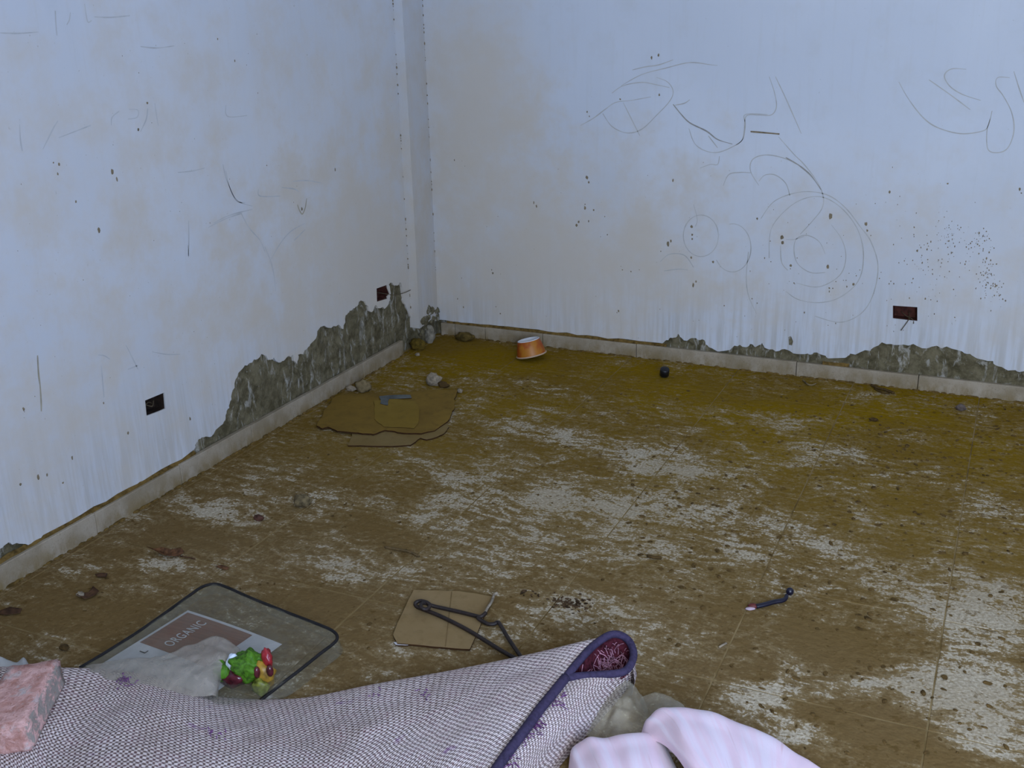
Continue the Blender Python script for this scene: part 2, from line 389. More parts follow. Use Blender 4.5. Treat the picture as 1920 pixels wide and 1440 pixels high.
# corner pier: a shallow plastered column standing in the corner
def pier():
    ex = [(LX-.02, COLY), (LX+.047, COLY-.004), (LX+.010, BY+.01), (LX-.02, BY+.01)]
    bm = bmesh.new(); zs = [.0, .05, .10, .14, .2, .6, 1.2, 2.0, RZ]
    rings = []
    for z in zs:
        rg = []
        for k, (x, y) in enumerate(ex):
            e = .004*noise.noise(Vector((z*3, k*4, 1))) if k == 1 else 0
            rg.append(bm.verts.new((x+e-(.012 if z < .09 and k in (1, 2) else 0), y+(.01 if z < .09 and k == 1 else 0), z)))
        rings.append(rg)
    for a, b in zip(rings, rings[1:]):
        for k in range(4): bm.faces.new((a[k], a[(k+1) % 4], b[(k+1) % 4], b[k]))
    bm.faces.new(rings[0][::-1]); bm.faces.new(rings[-1])
    bmesh.ops.recalc_face_normals(bm, faces=list(bm.faces))
    for f in bm.faces: f.material_index = 1 if f.calc_center_median().z < .085 else 0
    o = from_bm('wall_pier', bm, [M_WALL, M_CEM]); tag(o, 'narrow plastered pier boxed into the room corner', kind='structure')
    parts = []
    for k in range(26):     # broken plaster at its foot
        t_ = random.random(); z = random.uniform(.08, .17)*(1 if t_ > .35 else .8)
        x = LX+.05-.035*t_; y = COLY+.24*t_
        parts.append(rock_geo((x-.004, y, z), .012, .02, .014, 0, 1, .5, k))
    V, Fc = join_geo(parts); c = mesh('broken_plaster', V, Fc, M_CEM, o); c['kind'] = 'stuff'
    return o
PIER = pier()

# unseen sides of the room: they only hold the daylight in
M_PLAIN = simple('cream_paint', (.70, .63, .50), .8, .05, 3, 0, .2)
tag(slab('wall_right', [[(RY-.14, -.05), (BY+.14, -.05), (BY+.14, RZ), (RY-.14, RZ)], [(VY0, VZ0), (VY1, VZ0), (VY1, VZ1), (VY0, VZ1)]], lambda a, b, d: (RX+d, a, b), 0, .14, M_PLAIN), 'painted wall on the right outside the frame', kind='structure')
tag(box('ceiling', LX-.14, RX+.14, RY-.14, BY+.14, RZ, RZ+.14, simple('ceiling_paint', (.84, .77, .66), .8, .03, 3, 0, .2)), 'painted ceiling', kind='structure')
tag(slab('wall_rear', [[(LX-.14, -.05), (RX, -.05), (RX, RZ), (LX-.14, RZ)], [(WX0, WZ0), (WX1, WZ0), (WX1, WZ1), (WX0, WZ1)]], lambda a, b, d: (a, RY-d, b), 0, .14, M_PLAIN), 'painted rear wall with the window', kind='structure')
V, Fc = join_geo([box_geo(WX0, WX1, RY-.13, RY-.09, WZ0, WZ0+.05), box_geo(WX0, WX1, RY-.13, RY-.09, WZ1-.05, WZ1), box_geo(WX0, WX0+.05, RY-.13, RY-.09, WZ0, WZ1), box_geo(WX1-.05, WX1, RY-.13, RY-.09, WZ0, WZ1)])
tag(mesh('window_1', V, Fc, M_PLAIN), 'window frame in the rear wall', kind='structure')

V, Fc = join_geo([box_geo(RX+.09, RX+.13, VY0, VY1, VZ0, VZ0+.05), box_geo(RX+.09, RX+.13, VY0, VY1, VZ1-.05, VZ1), box_geo(RX+.09, RX+.13, VY0, VY0+.05, VZ0, VZ1), box_geo(RX+.09, RX+.13, VY1-.05, VY1, VZ0, VZ1)])
tag(mesh('added_window', V, Fc, M_PLAIN), 'added window frame in the unseen right wall', kind='structure')  # frame of the side opening added for blue fill light

# skirting tiles
def skirting(name, label, side, a0, a1, joints, h, th):
    root = empty(name, (LX, a0, 0) if side == 'L' else (a0, BY, 0)); tag(root, label, kind='structure')
    js = [a0]+[j for j in joints if a0 < j < a1]+[a1]
    for a, b in zip(js, js[1:]):
        j = random.uniform(-.0012, .0012); hh = h+random.uniform(-.0015, .0015)
        if side == 'L': o = box('skirting_tile', LX-.004, LX+th+j, a+.0012, b-.0012, -.01, hh, M_SKIRT, None, .0018)
        else: o = box('skirting_tile', a+.0012, b-.0012, BY-th-j, BY+.004, -.01, hh, M_SKIRT, None, .0018)
        under(o, root)
jl = PL(174,979)[0]; TL = .40
skirting('baseboard_left', 'grey terrazzo skirting along the left wall', 'L', RY, 4.21, [jl+TL*k for k in range(-9, 8)], SKL, .016)
jb = [PB(q, 632)[0] for q in (856, 912, 1019, 1195, 1498)]
jb += [jb[-1]+.5*k for k in range(1, 6)]
skirting('baseboard_back', 'grey terrazzo skirting along the back wall', 'B', LX+.03, RX, jb, SKB, .014)

# ------------------------------------------------------------------ marks on the walls
M_PENCIL = simple('pencil_mark', (.47, .465, .44), .8, .1, 30, 0, .1)
M_SMEAR = simple('brown_scuff', (.24, .19, .12), .85, .2, 60, 0, .1)
def ribbon(pts, wd, fmap, off):
    pts = [tuple(p) for p in spline(pts, 6)]; V = []; Fc = []; n = len(pts)
    for i, (a, b) in enumerate(pts):
        p0, p1 = pts[max(i-1, 0)], pts[min(i+1, n-1)]; dx, dy = p1[0]-p0[0], p1[1]-p0[1]; L = math.hypot(dx, dy) or 1
        ww = wd*.5*(.55+.45*noise.noise(Vector((a*18, b*18, 4)))+.35*math.sin(math.pi*i/(n-1)))
        V += [fmap(a-dy/L*ww, b+dx/L*ww, -off), fmap(a+dy/L*ww, b-dx/L*ww, -off)]
    return V, [(2*i, 2*i+1, 2*i+3, 2*i+2) for i in range(n-1)]
def crop(ox, oy, s, lst): return [[(ox+x/s, oy+y/s) for x, y in l] for l in lst]
def circ(cx, cy_, rx, ry, a0=0, a1=360, n=14): return [(cx+rx*math.cos(math.radians(a0+(a1-a0)*k/n)), cy_+ry*math.sin(math.radians(a0+(a1-a0)*k/n))) for k in range(n+1)]
back_lines = crop(960, 60, 2.879, [
 [(590,290),(700,230),(830,195),(960,165),(1080,178),(1110,180)], [(650,205),(720,188),(790,178),(870,150)], [(370,505),(440,465),(500,420),(560,380),(640,370),(750,350)],
 [(490,440),(540,510),(620,545),(700,525),(780,450),(850,375),(870,320),(840,270),(780,245)], [(540,330),(600,290),(700,272),(780,285),(850,300)], [(600,380),(640,460),(690,560)],
 [(955,520),(985,600),(1040,640),(1110,650),(1190,620),(1245,580),(1260,500),(1260,445),(1380,445)], [(1060,560),(1110,625)], [(1015,735),(1070,715),(1110,715),(1120,670)],
 circ(1020,1100,95,112), circ(1190,1165,100,130,-100,150), [(980,930),(1000,1010),(990,1050)], [(1140,830),(1170,770),(1230,758),(1290,760)], [(880,395),(930,385),(960,365)], [(800,1240),(850,1200),(930,1205),(980,1270)], [(820,1290),(900,1280),(950,1285)]]) + crop(1380, 60, 2.572, [
 [(160,215),(185,290),(195,360),(170,400),(110,400),(50,405),(40,470),(30,520),(0,545)], [(190,215),(240,320),(280,410),(315,490)],
 [(205,505),(280,590),(330,640),(390,720),(420,790),(415,850),(370,910),(310,975)], [(110,740),(70,670),(80,615),(140,593),(220,605),(300,640),(360,690),(410,760)], [(110,720),(140,690),(190,690),(240,730),(260,790)],
 [(120,900),(180,820),(270,780),(360,770),(450,790),(530,850),(600,940),(650,1010),(685,1130),(660,1270),(600,1360),(500,1400),(380,1370)],
 [(160,1090),(170,950),(250,850),(340,800),(430,800),(520,860),(590,960),(615,1080),(590,1200),(500,1280),(400,1305),(300,1290),(240,1250)],
 [(430,1070),(400,1010),(340,980),(290,1000),(280,1060),(300,1120),(360,1160),(430,1160)], [(460,930),(510,1000),(530,1080),(510,1160),(450,1210),(380,1230),(290,1210)], [(215,1030),(220,1110),(250,1150)],
 [(785,240),(830,320),(900,410),(970,460),(1080,490),(1180,480),(1215,455),(1235,380)], [(930,230),(1030,300),(1130,375)], [(1110,180),(1040,178),(1005,210),(1030,260),(1090,300),(1180,330)],
 [(1320,220),(1262,220),(1255,260),(1290,310),(1330,390),(1340,480),(1310,560),(1260,582),(1215,565),(1210,480),(1225,420)], [(1340,190),(1365,270),(1389,340)], [(60,1060),(50,1180),(60,1270),(100,1360)], [(240,1000),(280,1000),(330,985)]])
back_bold = crop(960, 60, 2.879, [[(870,390),(910,440),(960,490),(1050,535),(1110,580),(1190,605)]]) + crop(1380, 60, 2.572, [[(300,640),(360,690),(410,760)], [(240,605),(300,640)]])
left_lines = crop(0, 0, 3, [[(310,60),(314,130),(320,200)], [(395,70),(390,110),(375,140)], [(475,20),(485,90),(495,125),(515,115)], [(530,95),(620,98),(730,88)], [(0,185),(100,188),(215,180)], [(870,580),(880,650),(890,710)], [(830,610),(822,670),(790,740)],
 [(625,705),(630,660),(670,625)], [(725,615),(775,620),(770,660),(720,670)], [(330,775),(420,740),(510,705)], [(240,840),(270,780),(300,720),(325,680)], [(1000,970),(1080,962),(1150,945)], [(1270,960),(1290,1050),(1330,1130),(1380,1140)], [(1170,1280),(1270,1230),(1360,1200)], [(790,262),(880,270),(980,258)], [(1270,590),(1280,655),(1390,650)], [(1060,1240),(1062,1340),(1060,1440)], [(110,700),(115,790),(125,850)]]) \
 + crop(400, 200, 3.43, [[(60,370),(90,480),(150,600),(250,640)], [(0,750),(100,700),(250,660)], [(360,1000),(430,880),(500,800),(590,750)], [(440,520),(520,530),(550,550)], [(330,900),(370,1000),(390,1090),(400,1190)], [(510,480),(600,475),(690,490)], [(290,530),(300,575),(430,575)], [(520,860),(560,820),(590,790)], [(180,690),(230,780),(300,860),(330,930)]]) \
 + crop(0, 460, 2.667, [[(490,548),(520,552),(550,570)], [(760,532),(830,545),(900,545)], [(640,620),(690,600)], [(505,600),(515,700),(520,760)], [(630,500),(690,620)], [(940,0),(942,60)]])
left_bold = crop(400, 200, 3.43, [[(540,630),(555,670),(572,690),(590,650),(600,590)]]) + crop(0, 460, 2.667, [[(187,550),(192,640),(200,700)], [(200,700),(205,780),(206,830)]])
def scribble(name, lines, wd, proj, fmap, mat, parent, off):
    V, Fc = join_geo([ribbon([proj(*q) for q in l], wd, fmap, off) for l in lines])
    o = mesh(name, V, Fc, mat, parent); o['kind'] = 'stuff'; return o
scribble('pencil_scribble', back_lines, .0042, PB, Bmap, M_PENCIL, bw, .0005)
scribble('dark_scribble', back_bold, .006, PB, Bmap, simple('dark_pencil', (.34, .33, .30), .8, .15, 30, 0, .1), bw, .0007)
scribble('pencil_scribble', left_lines, .0046, PL, Lmap, simple('faint_pencil', (.49, .495, .49), .8, .08, 30, 0, .1), lw, .0005)
scribble('dark_scribble', left_bold, .007, PL, Lmap, simple('ochre_scuff', (.38, .34, .25), .8, .15, 30, 0, .1), lw, .0007)
scribble('scratch', crop(1380, 60, 2.572, [[(70,480),(130,485),(210,492)]]), .010, PB, Bmap, M_SMEAR, bw, .0008)

def spots(name, lst, proj, fmap, parent, mat):
    parts = []
    for x, y, r in lst:
        a, b = proj(x, y); rr = r/560.0; n = 7
        ph = random.uniform(0, 6.28); st = random.uniform(.7, 1.6)
        ring = [fmap(a+rr*.8*math.cos(ph+2*math.pi*k/n)*random.uniform(.6, 1.2), b+rr*st*math.sin(ph+2*math.pi*k/n)*random.uniform(.6, 1.2), -.0006) for k in range(n)]
        parts.append(([fmap(a, b, -.0016)]+ring, [(0, k+1, (k+1) % n+1) for k in range(n)]))
    V, Fc = join_geo(parts); o = mesh(name, V, Fc, mat, parent); o['kind'] = 'stuff'; return o
bs = [(1235,104,3),(1222,108,3),(1101,210,3),(1105,218,2),(1163,186,3),(1236,178,3),(1101,333,5),(1104,342,4),(1001,380,3),(1006,387,3),(1097,390,4),(1113,394,3),(1097,383,2),(1081,422,4),(1085,416,3),(1104,415,2),(1262,338,3),(1134,406,2),(1297,425,5),(1298,440,3),(1298,448,3),(1253,457,5),(1258,452,3),(1239,471,2),(1296,483,3),(1337,491,4),(1300,534,4),(1305,528,3),(1420,410,3),(1139,440,2),(1167,506,2),(1183,509,2),(869,576,3),(924,512,4),(922,506,2),(930,575,2),(938,588,3),(1160,583,3),(1157,586,2),(858,560,2),(852,300,2),(1557,405,6),(1466,445,6),(1467,455,5),(1624,420,5),(1626,432,3),(1483,498,4),(1600,533,4),(1667,532,2),(1676,532,2),(1552,500,4),(1555,540,3),(1649,522,2),(1668,360,3),(1912,354,3),(1915,362,2),(1777,344,3),(1714,426,2),(1720,470,3),(1410,560,2),(1358,573,2),(1508,586,2),(1735,560,3)]
for cx_, cy_, sx, sy2, n in ((1778,440,14,16,42),(1835,447,12,12,34),(1850,500,9,20,40),(1862,540,14,14,40),(1740,490,20,30,26),(1760,540,60,34,40),(1800,470,36,26,26),(1650,500,70,50,26),(1480,500,70,60,20)):
    bs += [(random.gauss(cx_, sx), random.gauss(cy_, sy2), random.uniform(.6, 2.0)) for _ in range(n)]
bs += [(random.uniform(850, 1900), random.uniform(300, 640)**1.0, random.uniform(.5, 1.4)) for _ in range(90)]
bs = [b for b in bs if not (1668 < b[0] < 1726 and 566 < b[1] < 606)]
spots('plaster_chips', bs, PB, Bmap, bw, M_SMEAR)
ls = [(110,308,3),(100,305,2),(108,326,2),(210,321,4),(219,336,3),(259,243,3),(276,193,3),(408,73,2),(440,114,2),(422,627,4),(424,632,3),(194,756,2),(142,378,3),(185,432,4),(44,767,3),(135,858,3),(72,895,4),(38,908,3),(88,890,3),(118,905,3),(356,785,3),(240,812,3),(566,392,4),(500,310,2),(628,318,3)]
ls += [(random.uniform(20, 730), random.uniform(60, 800), random.uniform(.4, 1.2)) for _ in range(60)]
ls = [s for s in ls if s[1] < 1000-.56*s[0] and not (262 < s[0] < 322 and 725 < s[1] < 790) and not (s[0] > 420 and s[1] > 520)]
spots('plaster_chips', ls, PL, Lmap, lw, M_SMEAR)
def pier_spots():
    parts = []
    for k in range(70):
        z = random.uniform(.2, 1.62); side = random.random() < .55; s = random.uniform(.0012, .0035)
        y = COLY-.006 if side else BY-.006
        x = LX+.003 if side else LX+.014
        parts.append(rock_geo((x, y, z), s, s, s*random.uniform(1, 2.6), 0, 1, .3, k))
    V, Fc = join_geo(parts); o = mesh('edge_holes', V, Fc, M_SMEAR, PIER); o['kind'] = 'stuff'
pier_spots()

# ------------------------------------------------------------------ open socket boxes in the walls
M_BOXR = simple('rusty_socket_box', (.075, .022, .014), .8, .3, 50, .001, .2)
M_BOXD = simple('dark_socket_box', (.030, .018, .012), .8, .3, 50, .001, .2)
M_WIRE = simple('dusty_wire', (.10, .075, .04), .6, .2, 50, 0, .3)
def socket_box(label, loop, fmap, mat, wires, mat_w=M_WIRE):
    n = len(loop); V = []; Fc = []; ca = sum(p[0] for p in loop)/n; cb = sum(p[1] for p in loop)/n
    rings = [(1.0, .006), (1.0, .05), (.93, .05), (.93, .047), (.965, .010), (.965, .006)]
    rings = [(.999, .005), (.999, .05), (.9, .0498), (.9, .047), (.955, .046), (.955, .005)]
    for s, d in rings: V += [fmap(ca+(a-ca)*s, cb+(b-cb)*s, d) for a, b in loop]
    for r in range(len(rings)-1):
        for i in range(n): Fc.append((r*n+i, r*n+(i+1) % n, (r+1)*n+(i+1) % n, (r+1)*n+i))
    Fc += [tuple(range(2*n, 3*n)), tuple(range(3*n, 4*n))[::-1]]
    for i in range(n): Fc.append((5*n+i, 5*n+(i+1) % n, (i+1) % n, i))
    o = mesh('socket_box', V, Fc, mat); tag(o, label, 'socket box', 'open socket boxes in the walls')
    for wpts in wires: tube('wire', spline([fmap(*q) for q in wpts], 6), .0017, mat_w, o, seg=6)
    return o
def c2(lp): return sum(p[0] for p in lp)/len(lp), sum(p[1] for p in lp)/len(lp)
a, b = c2(hL)
socket_box('dark open socket box low on the left wall, beside the skirting', hL, Lmap, M_BOXD, [[(a-.02, b+.01, .04), (a, b-.005, .02), (a+.02, b+.008, .03)], [(a-.03, b-.01, .04), (a-.01, b+.012, .025), (a+.025, b-.008, .04)]])
a, b = c2(hC); e1 = PL(735,548); e2 = PL(750,549); e3 = PL(763,543)
socket_box('maroon open socket box above the peeled plaster near the corner', hC, Lmap, M_BOXR, [[(a, b, .04), (a+.03, b-.012, .01), (e1[0], e1[1]-.012, -.01), (e2[0], e2[1], -.018), (e3[0], e3[1], -.02)]])
a, b = c2(hR); e1 = PB(1703,604); e2 = PB(1690,618)
socket_box('red-brown open socket box low on the back wall at the right', hR, Bmap, M_BOXR, [[(a+.01, b, .04), (a+.015, b-.012, .015), (e1[0], e1[1]+.01, -.008), (e2[0], e2[1], -.014)], [(a-.02, b, .04), (a, b-.01, .02), (a+.03, b-.02, .006), (a+.036, b-.034, -.006)]])

# ------------------------------------------------------------------ carpet thrown back-side up in the foreground
def weave_material():
    t = NT('carpet_backing'); uv = t.n('UVMap'); s = t.n('SeparateXYZ', [uv]); u = s; v = t.n('SeparateXYZ', [uv], out=1)
    wob = t.noise(uv, 9, 3, .5)
    k = 2*math.pi/.0125
    uu = t.math('ADD', t.math('MULTIPLY', u, k), t.math('MULTIPLY', wob, 7)); vv = t.math('ADD', t.math('MULTIPLY', v, k), t.math('MULTIPLY', wob, -6))
    su = t.math('SINE', uu); sv = t.math('SINE', vv)
    kn = t.math('ADD', t.math('MULTIPLY', t.math('MULTIPLY', su, sv), .62), t.math('ADD', t.math('MULTIPLY', sv, .16), t.math('MULTIPLY', su, .2)))
    kn = t.math('ADD', kn, t.math('MULTIPLY', t.math('SUBTRACT', t.noise(uv, 160, 3, .6), .5), 1.3))
    yarn = t.step(kn, -.50, .30)
    big = t.noise(uv, 5, 4, .6)
    light = t.mix(t.step(big, .35, .65), (.72, .60, .55), (.86, .74, .70))
    dark = t.mix(t.step(t.noise(uv, 30, 3), .4, .7), (.15, .10, .085), (.21, .11, .12))
    c = t.mix(yarn, dark, light)
    c = t.mix(t.math('MULTIPLY', t.step(t.noise(uv, 13, 4, .6), .66, .74), .6), c, (.22, .085, .25))
    t.bump(yarn, .003, .8)
    return t.set(base=c, rough=.9, spec=.1)
M_WEAVE = weave_material()
M_BIND = simple('purple_binding', (.052, .040, .082), .8, .2, 120, .0015, .15)
M_PILE = simple('maroon_pile', (.075, .014, .022), .95, .4, 90, .004, .1)
M_TUFT = simple('pink_tuft', (.42, .20, .25), .9, .3, 60, 0, .1)

row1 = [(-160,1240,.06),(0,1250,.066),(110,1252,.066),(200,1256,.055),(280,1268,.045),(350,1292,.03),(420,1309,.016),(500,1313,.014),(580,1308,.022),(700,1283,.04),(850,1256,.06),(1000,1225,.09),(1080,1206,.112),(1137,1193,.12)]
row2 = [(-160,1320,.07),(0,1330,.072),(90,1330,.072),(165,1332,.058),(260,1325,.078),(345,1335,.072),(430,1347,.05),(510,1350,.045),(590,1345,.052),(700,1320,.066),(840,1295,.085),(960,1268,.105),(1035,1250,.116),(1085,1240,.115)]
row3 = [(-160,1400,.07),(0,1400,.074),(60,1395,.074),(125,1385,.06),(240,1383,.088),(340,1388,.088),(440,1392,.078),(520,1394,.072),(600,1388,.076),(705,1370,.086),(820,1350,.10),(915,1330,.11),(980,1316,.115),(1028,1310,.110)]
row4 = [(-160,1470,.06),(0,1470,.064),(55,1465,.064),(110,1455,.062),(230,1448,.082),(335,1445,.092),(430,1445,.092),(510,1445,.09),(590,1442,.092),(680,1432,.095),(775,1416,.10),(865,1402,.106),(922,1394,.108),(968,1390,.104)]
row5 = [(-160,1560,.045),(0,1560,.05),(55,1560,.05),(110,1550,.05),(230,1540,.06),(330,1535,.07),(420,1535,.075),(500,1530,.075),(580,1525,.08),(670,1510,.085),(760,1495,.09),(830,1480,.095),(880,1470,.1),(915,1464,.098)]
row6 = [(x-60, y+170, .02) for x, y, z in row5]
R = [[P(*q) for q in r] for r in (row1, row2, row3, row4, row5, row6)]
r0 = []
for q in R[0]:
    d = np.array([q[0], q[1]])/math.hypot(q[0], q[1]); r0.append(np.array([q[0]+d[0]*.012, q[1]+d[1]*.012, 0.002]))
carpet = empty('carpet', tuple(P(600,1400))); tag(carpet, 'grey-lilac carpet lying back side up with rolled corner and purple edging', 'carpet')
g, Fc, uv = patch([r0]+R, 12, 12)
Z = g.copy(); m_, n_ = g.shape[:2]
for i in range(12, m_):
    for j in range(n_):
        q = g[i, j]; a_ = min(1, (i-12)/10)*min(1, (n_-1-j)/10)
        Z[i, j, 2] += a_*(.007*noise.noise(Vector((q[0]*7, q[1]*5, 0)))+.003*noise.noise(Vector((q[0]*19, q[1]*16, 3))))
def carpet_sheet(name, verts, faces, uv):
    o = mesh(name, verts, faces, M_WEAVE, None, True, uv); under(o, carpet)
    s = o.modifiers.new('thickness', 'SOLIDIFY'); s.thickness = .008; s.offset = -1
    return o
carpet_sheet('woven_back', Z.reshape(-1, 3), [f[::-1] for f in Fc], uv)
W2 = [[(1060,1271,.102),(1092,1268,.100),(1125,1266,.096),(1155,1264,.092),(1178,1256,.086),(1192,1258,.04),(1194,1268,0)],
      [(1010,1333,.100),(1050,1316,.097),(1092,1300,.086),(1130,1292,.066),(1152,1294,.042),(1160,1300,.02),(1163,1308,0)],
      [(970,1388,.096),(1005,1374,.092),(1045,1361,.078),(1082,1351,.055),(1103,1354,.032),(1110,1360,.014),(1112,1367,0)],
      [(925,1450,.092),(960,1436,.086),(995,1423,.07),(1028,1412,.048),(1048,1416,.026),(1054,1422,.01),(1056,1430,0)],
      [(860,1540,.082),(895,1520,.076),(930,1508,.06),(970,1494,.04),(990,1497,.02),(996,1503,.008),(998,1508,0)],
      [(780,1640,.06),(815,1620,.056),(850,1608,.05),(890,1594,.035),(910,1597,.02),(920,1603,.008),(925,1608,0)]]
g, Fc, uv = patch([[P(*q) for q in r] for r in W2], 8, 12)
carpet_sheet('rolled_corner', g.reshape(-1, 3), [f[::-1] for f in Fc], uv)
LOOP = [(1060,1271,.108),(1085,1240,.117),(1110,1213,.121),(1136,1194,.124),(1153,1189,.122),(1170,1194,.116),(1183,1208,.108),(1188,1228,.10),(1181,1249,.093),(1165,1261,.090),(1130,1265,.094),(1095,1267,.099)]
loop = [P(*q) for q in LOOP]; ls_ = spline(loop+[loop[0]], 5)[:-1]; n = len(ls_)
cen = sum(ls_)/n
# outer flank down to the floor, and the hollow lined with pile
V = []; uvs = []
for q in ls_: V.append(q+np.array([0, 0, -.002]))
for q in ls_:
    d = q[:2]-cen[:2]; V.append(np.array([q[0]+d[0]*.12, q[1]+d[1]*.12, .04]))
for q in ls_: V.append(np.array([q[0], q[1], .001]))
acc = 0
for r in range(3):
    for k in range(n): uvs.append((k*.012, r*.05))
sel = range(14, 38)
Fc = [(r*n+k, r*n+k+1, (r+1)*n+k+1, (r+1)*n+k) for r in range(2) for k in sel]
o = carpet_sheet('corner_flank', V, Fc, uvs); o.modifiers.clear()
V = []; Fc = []
for r, (s, dz) in enumerate(((.99, .0), (.88, -.024), (.66, -.046), (.3, -.050), (.05, -.051))):
    for k, q in enumerate(ls_):
        v = cen+(q-cen)*s; V.append((v[0], v[1], v[2]+dz+.006*noise.noise(Vector((k*.7, r*2.0, 0)))))
for r in range(4):
    for k in range(n): Fc.append((r*n+k, r*n+(k+1) % n, (r+1)*n+(k+1) % n, (r+1)*n+k))
Fc.append(tuple(range(4*n, 5*n)))
under(mesh('pile_lining', V, Fc, M_PILE, None, True), carpet)
parts = []
for k in range(230):
    s = random.uniform(.15, .9); q = cen+(ls_[random.randrange(n)]-cen)*s; z = q[2]-.05*(1-s)**.5-.010
    d = np.array([random.uniform(-1, 1), random.uniform(-1, 1), random.uniform(.4, 1.1)])*random.uniform(.008, .024)
    p0 = np.array([q[0], q[1], z]); parts.append(tube_geo([p0, p0+d*.5+np.array([0, 0, .003]), p0+d], .0011, seg=4))
V, Fc = join_geo(parts); o = under(mesh('pile_tufts', V, Fc, [M_TUFT], None), carpet); o['kind'] = 'stuff'
seam = [P(*q) for q in [(1060,1271,.110),(1036,1301,.114),(1010,1333,.112),(990,1361,.110),(968,1390,.108),(946,1420,.105),(915,1464,.102),(850,1550,.09)]]
under(tube('edge_binding', ls_, .0095, M_BIND, None, seg=10, closed=True), carpet)
under(tube('edge_binding', spline(seam, 8), .0115, M_BIND, None, seg=10), carpet)
parts = []
for (x, y, k_) in ((1040,1308,22),(1002,1362,22),(985,1385,10),(955,1432,14)):
    for _ in range(k_):
        p0 = P(x+random.uniform(-14, 14), y+random.uniform(-16, 16), .100)
        d = np.array([random.uniform(.2, 1), random.uniform(-.6, .4), random.uniform(-.2, .5)])*.02
        parts.append(tube_geo([p0, p0+d*.5, p0+d], .0012, seg=4))
for (x, y, z, k_) in ((235,1276,.062,26),(800,1300,.085,10),(405,1375,.088,12),(245,1352,.078,8),(700,1305,.06,6)):
    for _ in range(k_):
        p0 = P(x+random.gauss(0, 9), y+random.gauss(0, 5), z); d = np.array([random.uniform(-1, 1), random.uniform(-1, 1), random.uniform(0, .5)])*.010
        parts.append(tube_geo([p0, p0+d*.5+np.array([0, 0, .003]), p0+d], .001, seg=4))
V, Fc = join_geo(parts); o = under(mesh('loose_threads', V, Fc, simple('purple_thread', (.17, .06, .19), .9, .2, 60, 0, .1), None), carpet); o['kind'] = 'stuff'

# ------------------------------------------------------------------ brick on the carpet
def brick():
    t = NT('pink_red_brick'); p = t.pos(); a = t.noise(p, 38, 6, .7, .5); b = t.noise(p, 14, 5, .65); gN = t.noise(p, 160, 3)
    ox = t.n('SeparateXYZ', [t.obj()], out=0)
    c = t.mix(t.step(a, .32, .68), (.48, .23, .18), (.78, .48, .43))
    c = t.mix(t.math('MULTIPLY', t.step(b, .52, .66), .8), c, (.60, .56, .54))
    c = t.mix(t.math('MULTIPLY', t.step(ox, .054, .059), t.step(a, .60, .46)), c, (.33, .29, .25))
    c = t.mix(t.math('MULTIPLY', t.step(gN, .6, .72), .6), c, (.30, .10, .05))
    t.bump(t.math('ADD', a, t.math('MULTIPLY', gN, .4)), .006, .8); m = t.set(base=c, rough=.9, spec=.15)
    bm = bmesh.new(); bmesh.ops.create_cube(bm, size=1)
    for v in bm.verts: v.co = Vector((v.co.x*.122, v.co.y*.25, v.co.z*.07))
    bmesh.ops.bevel(bm, geom=list(bm.edges), offset=.006, segments=2, affect='EDGES')
    bmesh.ops.subdivide_edges(bm, edges=[e for e in bm.edges if e.calc_length() > .03], cuts=9, use_grid_fill=True)
    for v in bm.verts:
        v.co += v.co.normalized()*(.005*noise.noise(v.co*28)+.003*noise.noise(v.co*70))
    o = from_bm('brick', bm, m, None, True); o.location = (-1.9095, 1.396, .106); o.rotation_euler = (.0154, -.0931, .5182)
    tag(o, 'chipped pink-red brick resting on the carpet at the left edge', 'brick')
brick()

# ------------------------------------------------------------------ plastic films, bag and its paper insert
def film(name, col, amount, rough=.3):
    t = NT(name); p = t.pos(); a = t.noise(p, 18, 5, .6, 1.0)
    tr = t.n('BsdfTransparent', [(.93, .94, .92, 1)])
    t.set(base=col, rough=rough, spec=.5); t.bump(a, .004, .5)
    fac = t.n('MapRange', {0: a, 1: .3, 2: .7, 3: amount*.6, 4: min(1, amount*1.4)})
    mx = t.n('MixShader', {0: fac, 1: tr, 2: t.b.outputs[0]}); t.t.links.new(mx, t.out.inputs[0]); return t.m
M_PVC = film('clear_pvc', (.26, .25, .19), .24, .25)
M_FILM = film('milky_film', (.46, .40, .33), .42, .35)
M_FILM2 = film('thin_clear_film', (.66, .58, .44), .22, .25)
M_PIPE = simple('black_piping', (.020, .018, .018), .7, .2, 60, 0, .15)
def crumple(g, amp, fr, seed, edge=2):
    Z = g.copy(); m, n = g.shape[:2]
    for i in range(m):
        for j in range(n):
            q = g[i, j]; Z[i, j, 2] = max(.003, q[2]+amp*(abs(noise.noise(Vector((q[0]*fr+seed, q[1]*fr, 0))))*1.6-.3+.5*noise.noise(Vector((q[0]*fr*2.7, q[1]*fr*2.7+seed, 1)))))
    return Z
bag = empty('storage_bag', tuple(P(430,1200))); tag(bag, 'flat clear plastic bag with black piped edges behind the carpet', 'plastic bag')
zt = .042
edge_far = [P(*q) for q in ((150,1252,zt),(200,1222,zt),(260,1184,zt),(320,1142,zt),(360,1113,zt),(380,1100,zt),(402,1095,zt),(425,1101,zt),(470,1121,zt),(540,1149,zt),(600,1172,zt),(622,1182,zt),(632,1192,zt),(628,1204,zt),(600,1226,zt),(560,1258,zt),(536,1276,.040),(517,1291,.030),(500,1304,.018),(488,1314,.008))]
pipe = spline(edge_far, 5)
under(tube('piping', pipe, .0042, M_PIPE, None, seg=8), bag)
under(tube('piping', [p+np.array([.004, .003, -zt+.006]) for p in spline([P(*q) for q in ((628,1186,0),(642,1208,0),(640,1224,0),(622,1252,0),(603,1285,0),(592,1310,0))], 5)], .003, simple('grey_piping', (.06, .055, .045), .6, .2, 60, 0, .3), None, seg=6), bag)
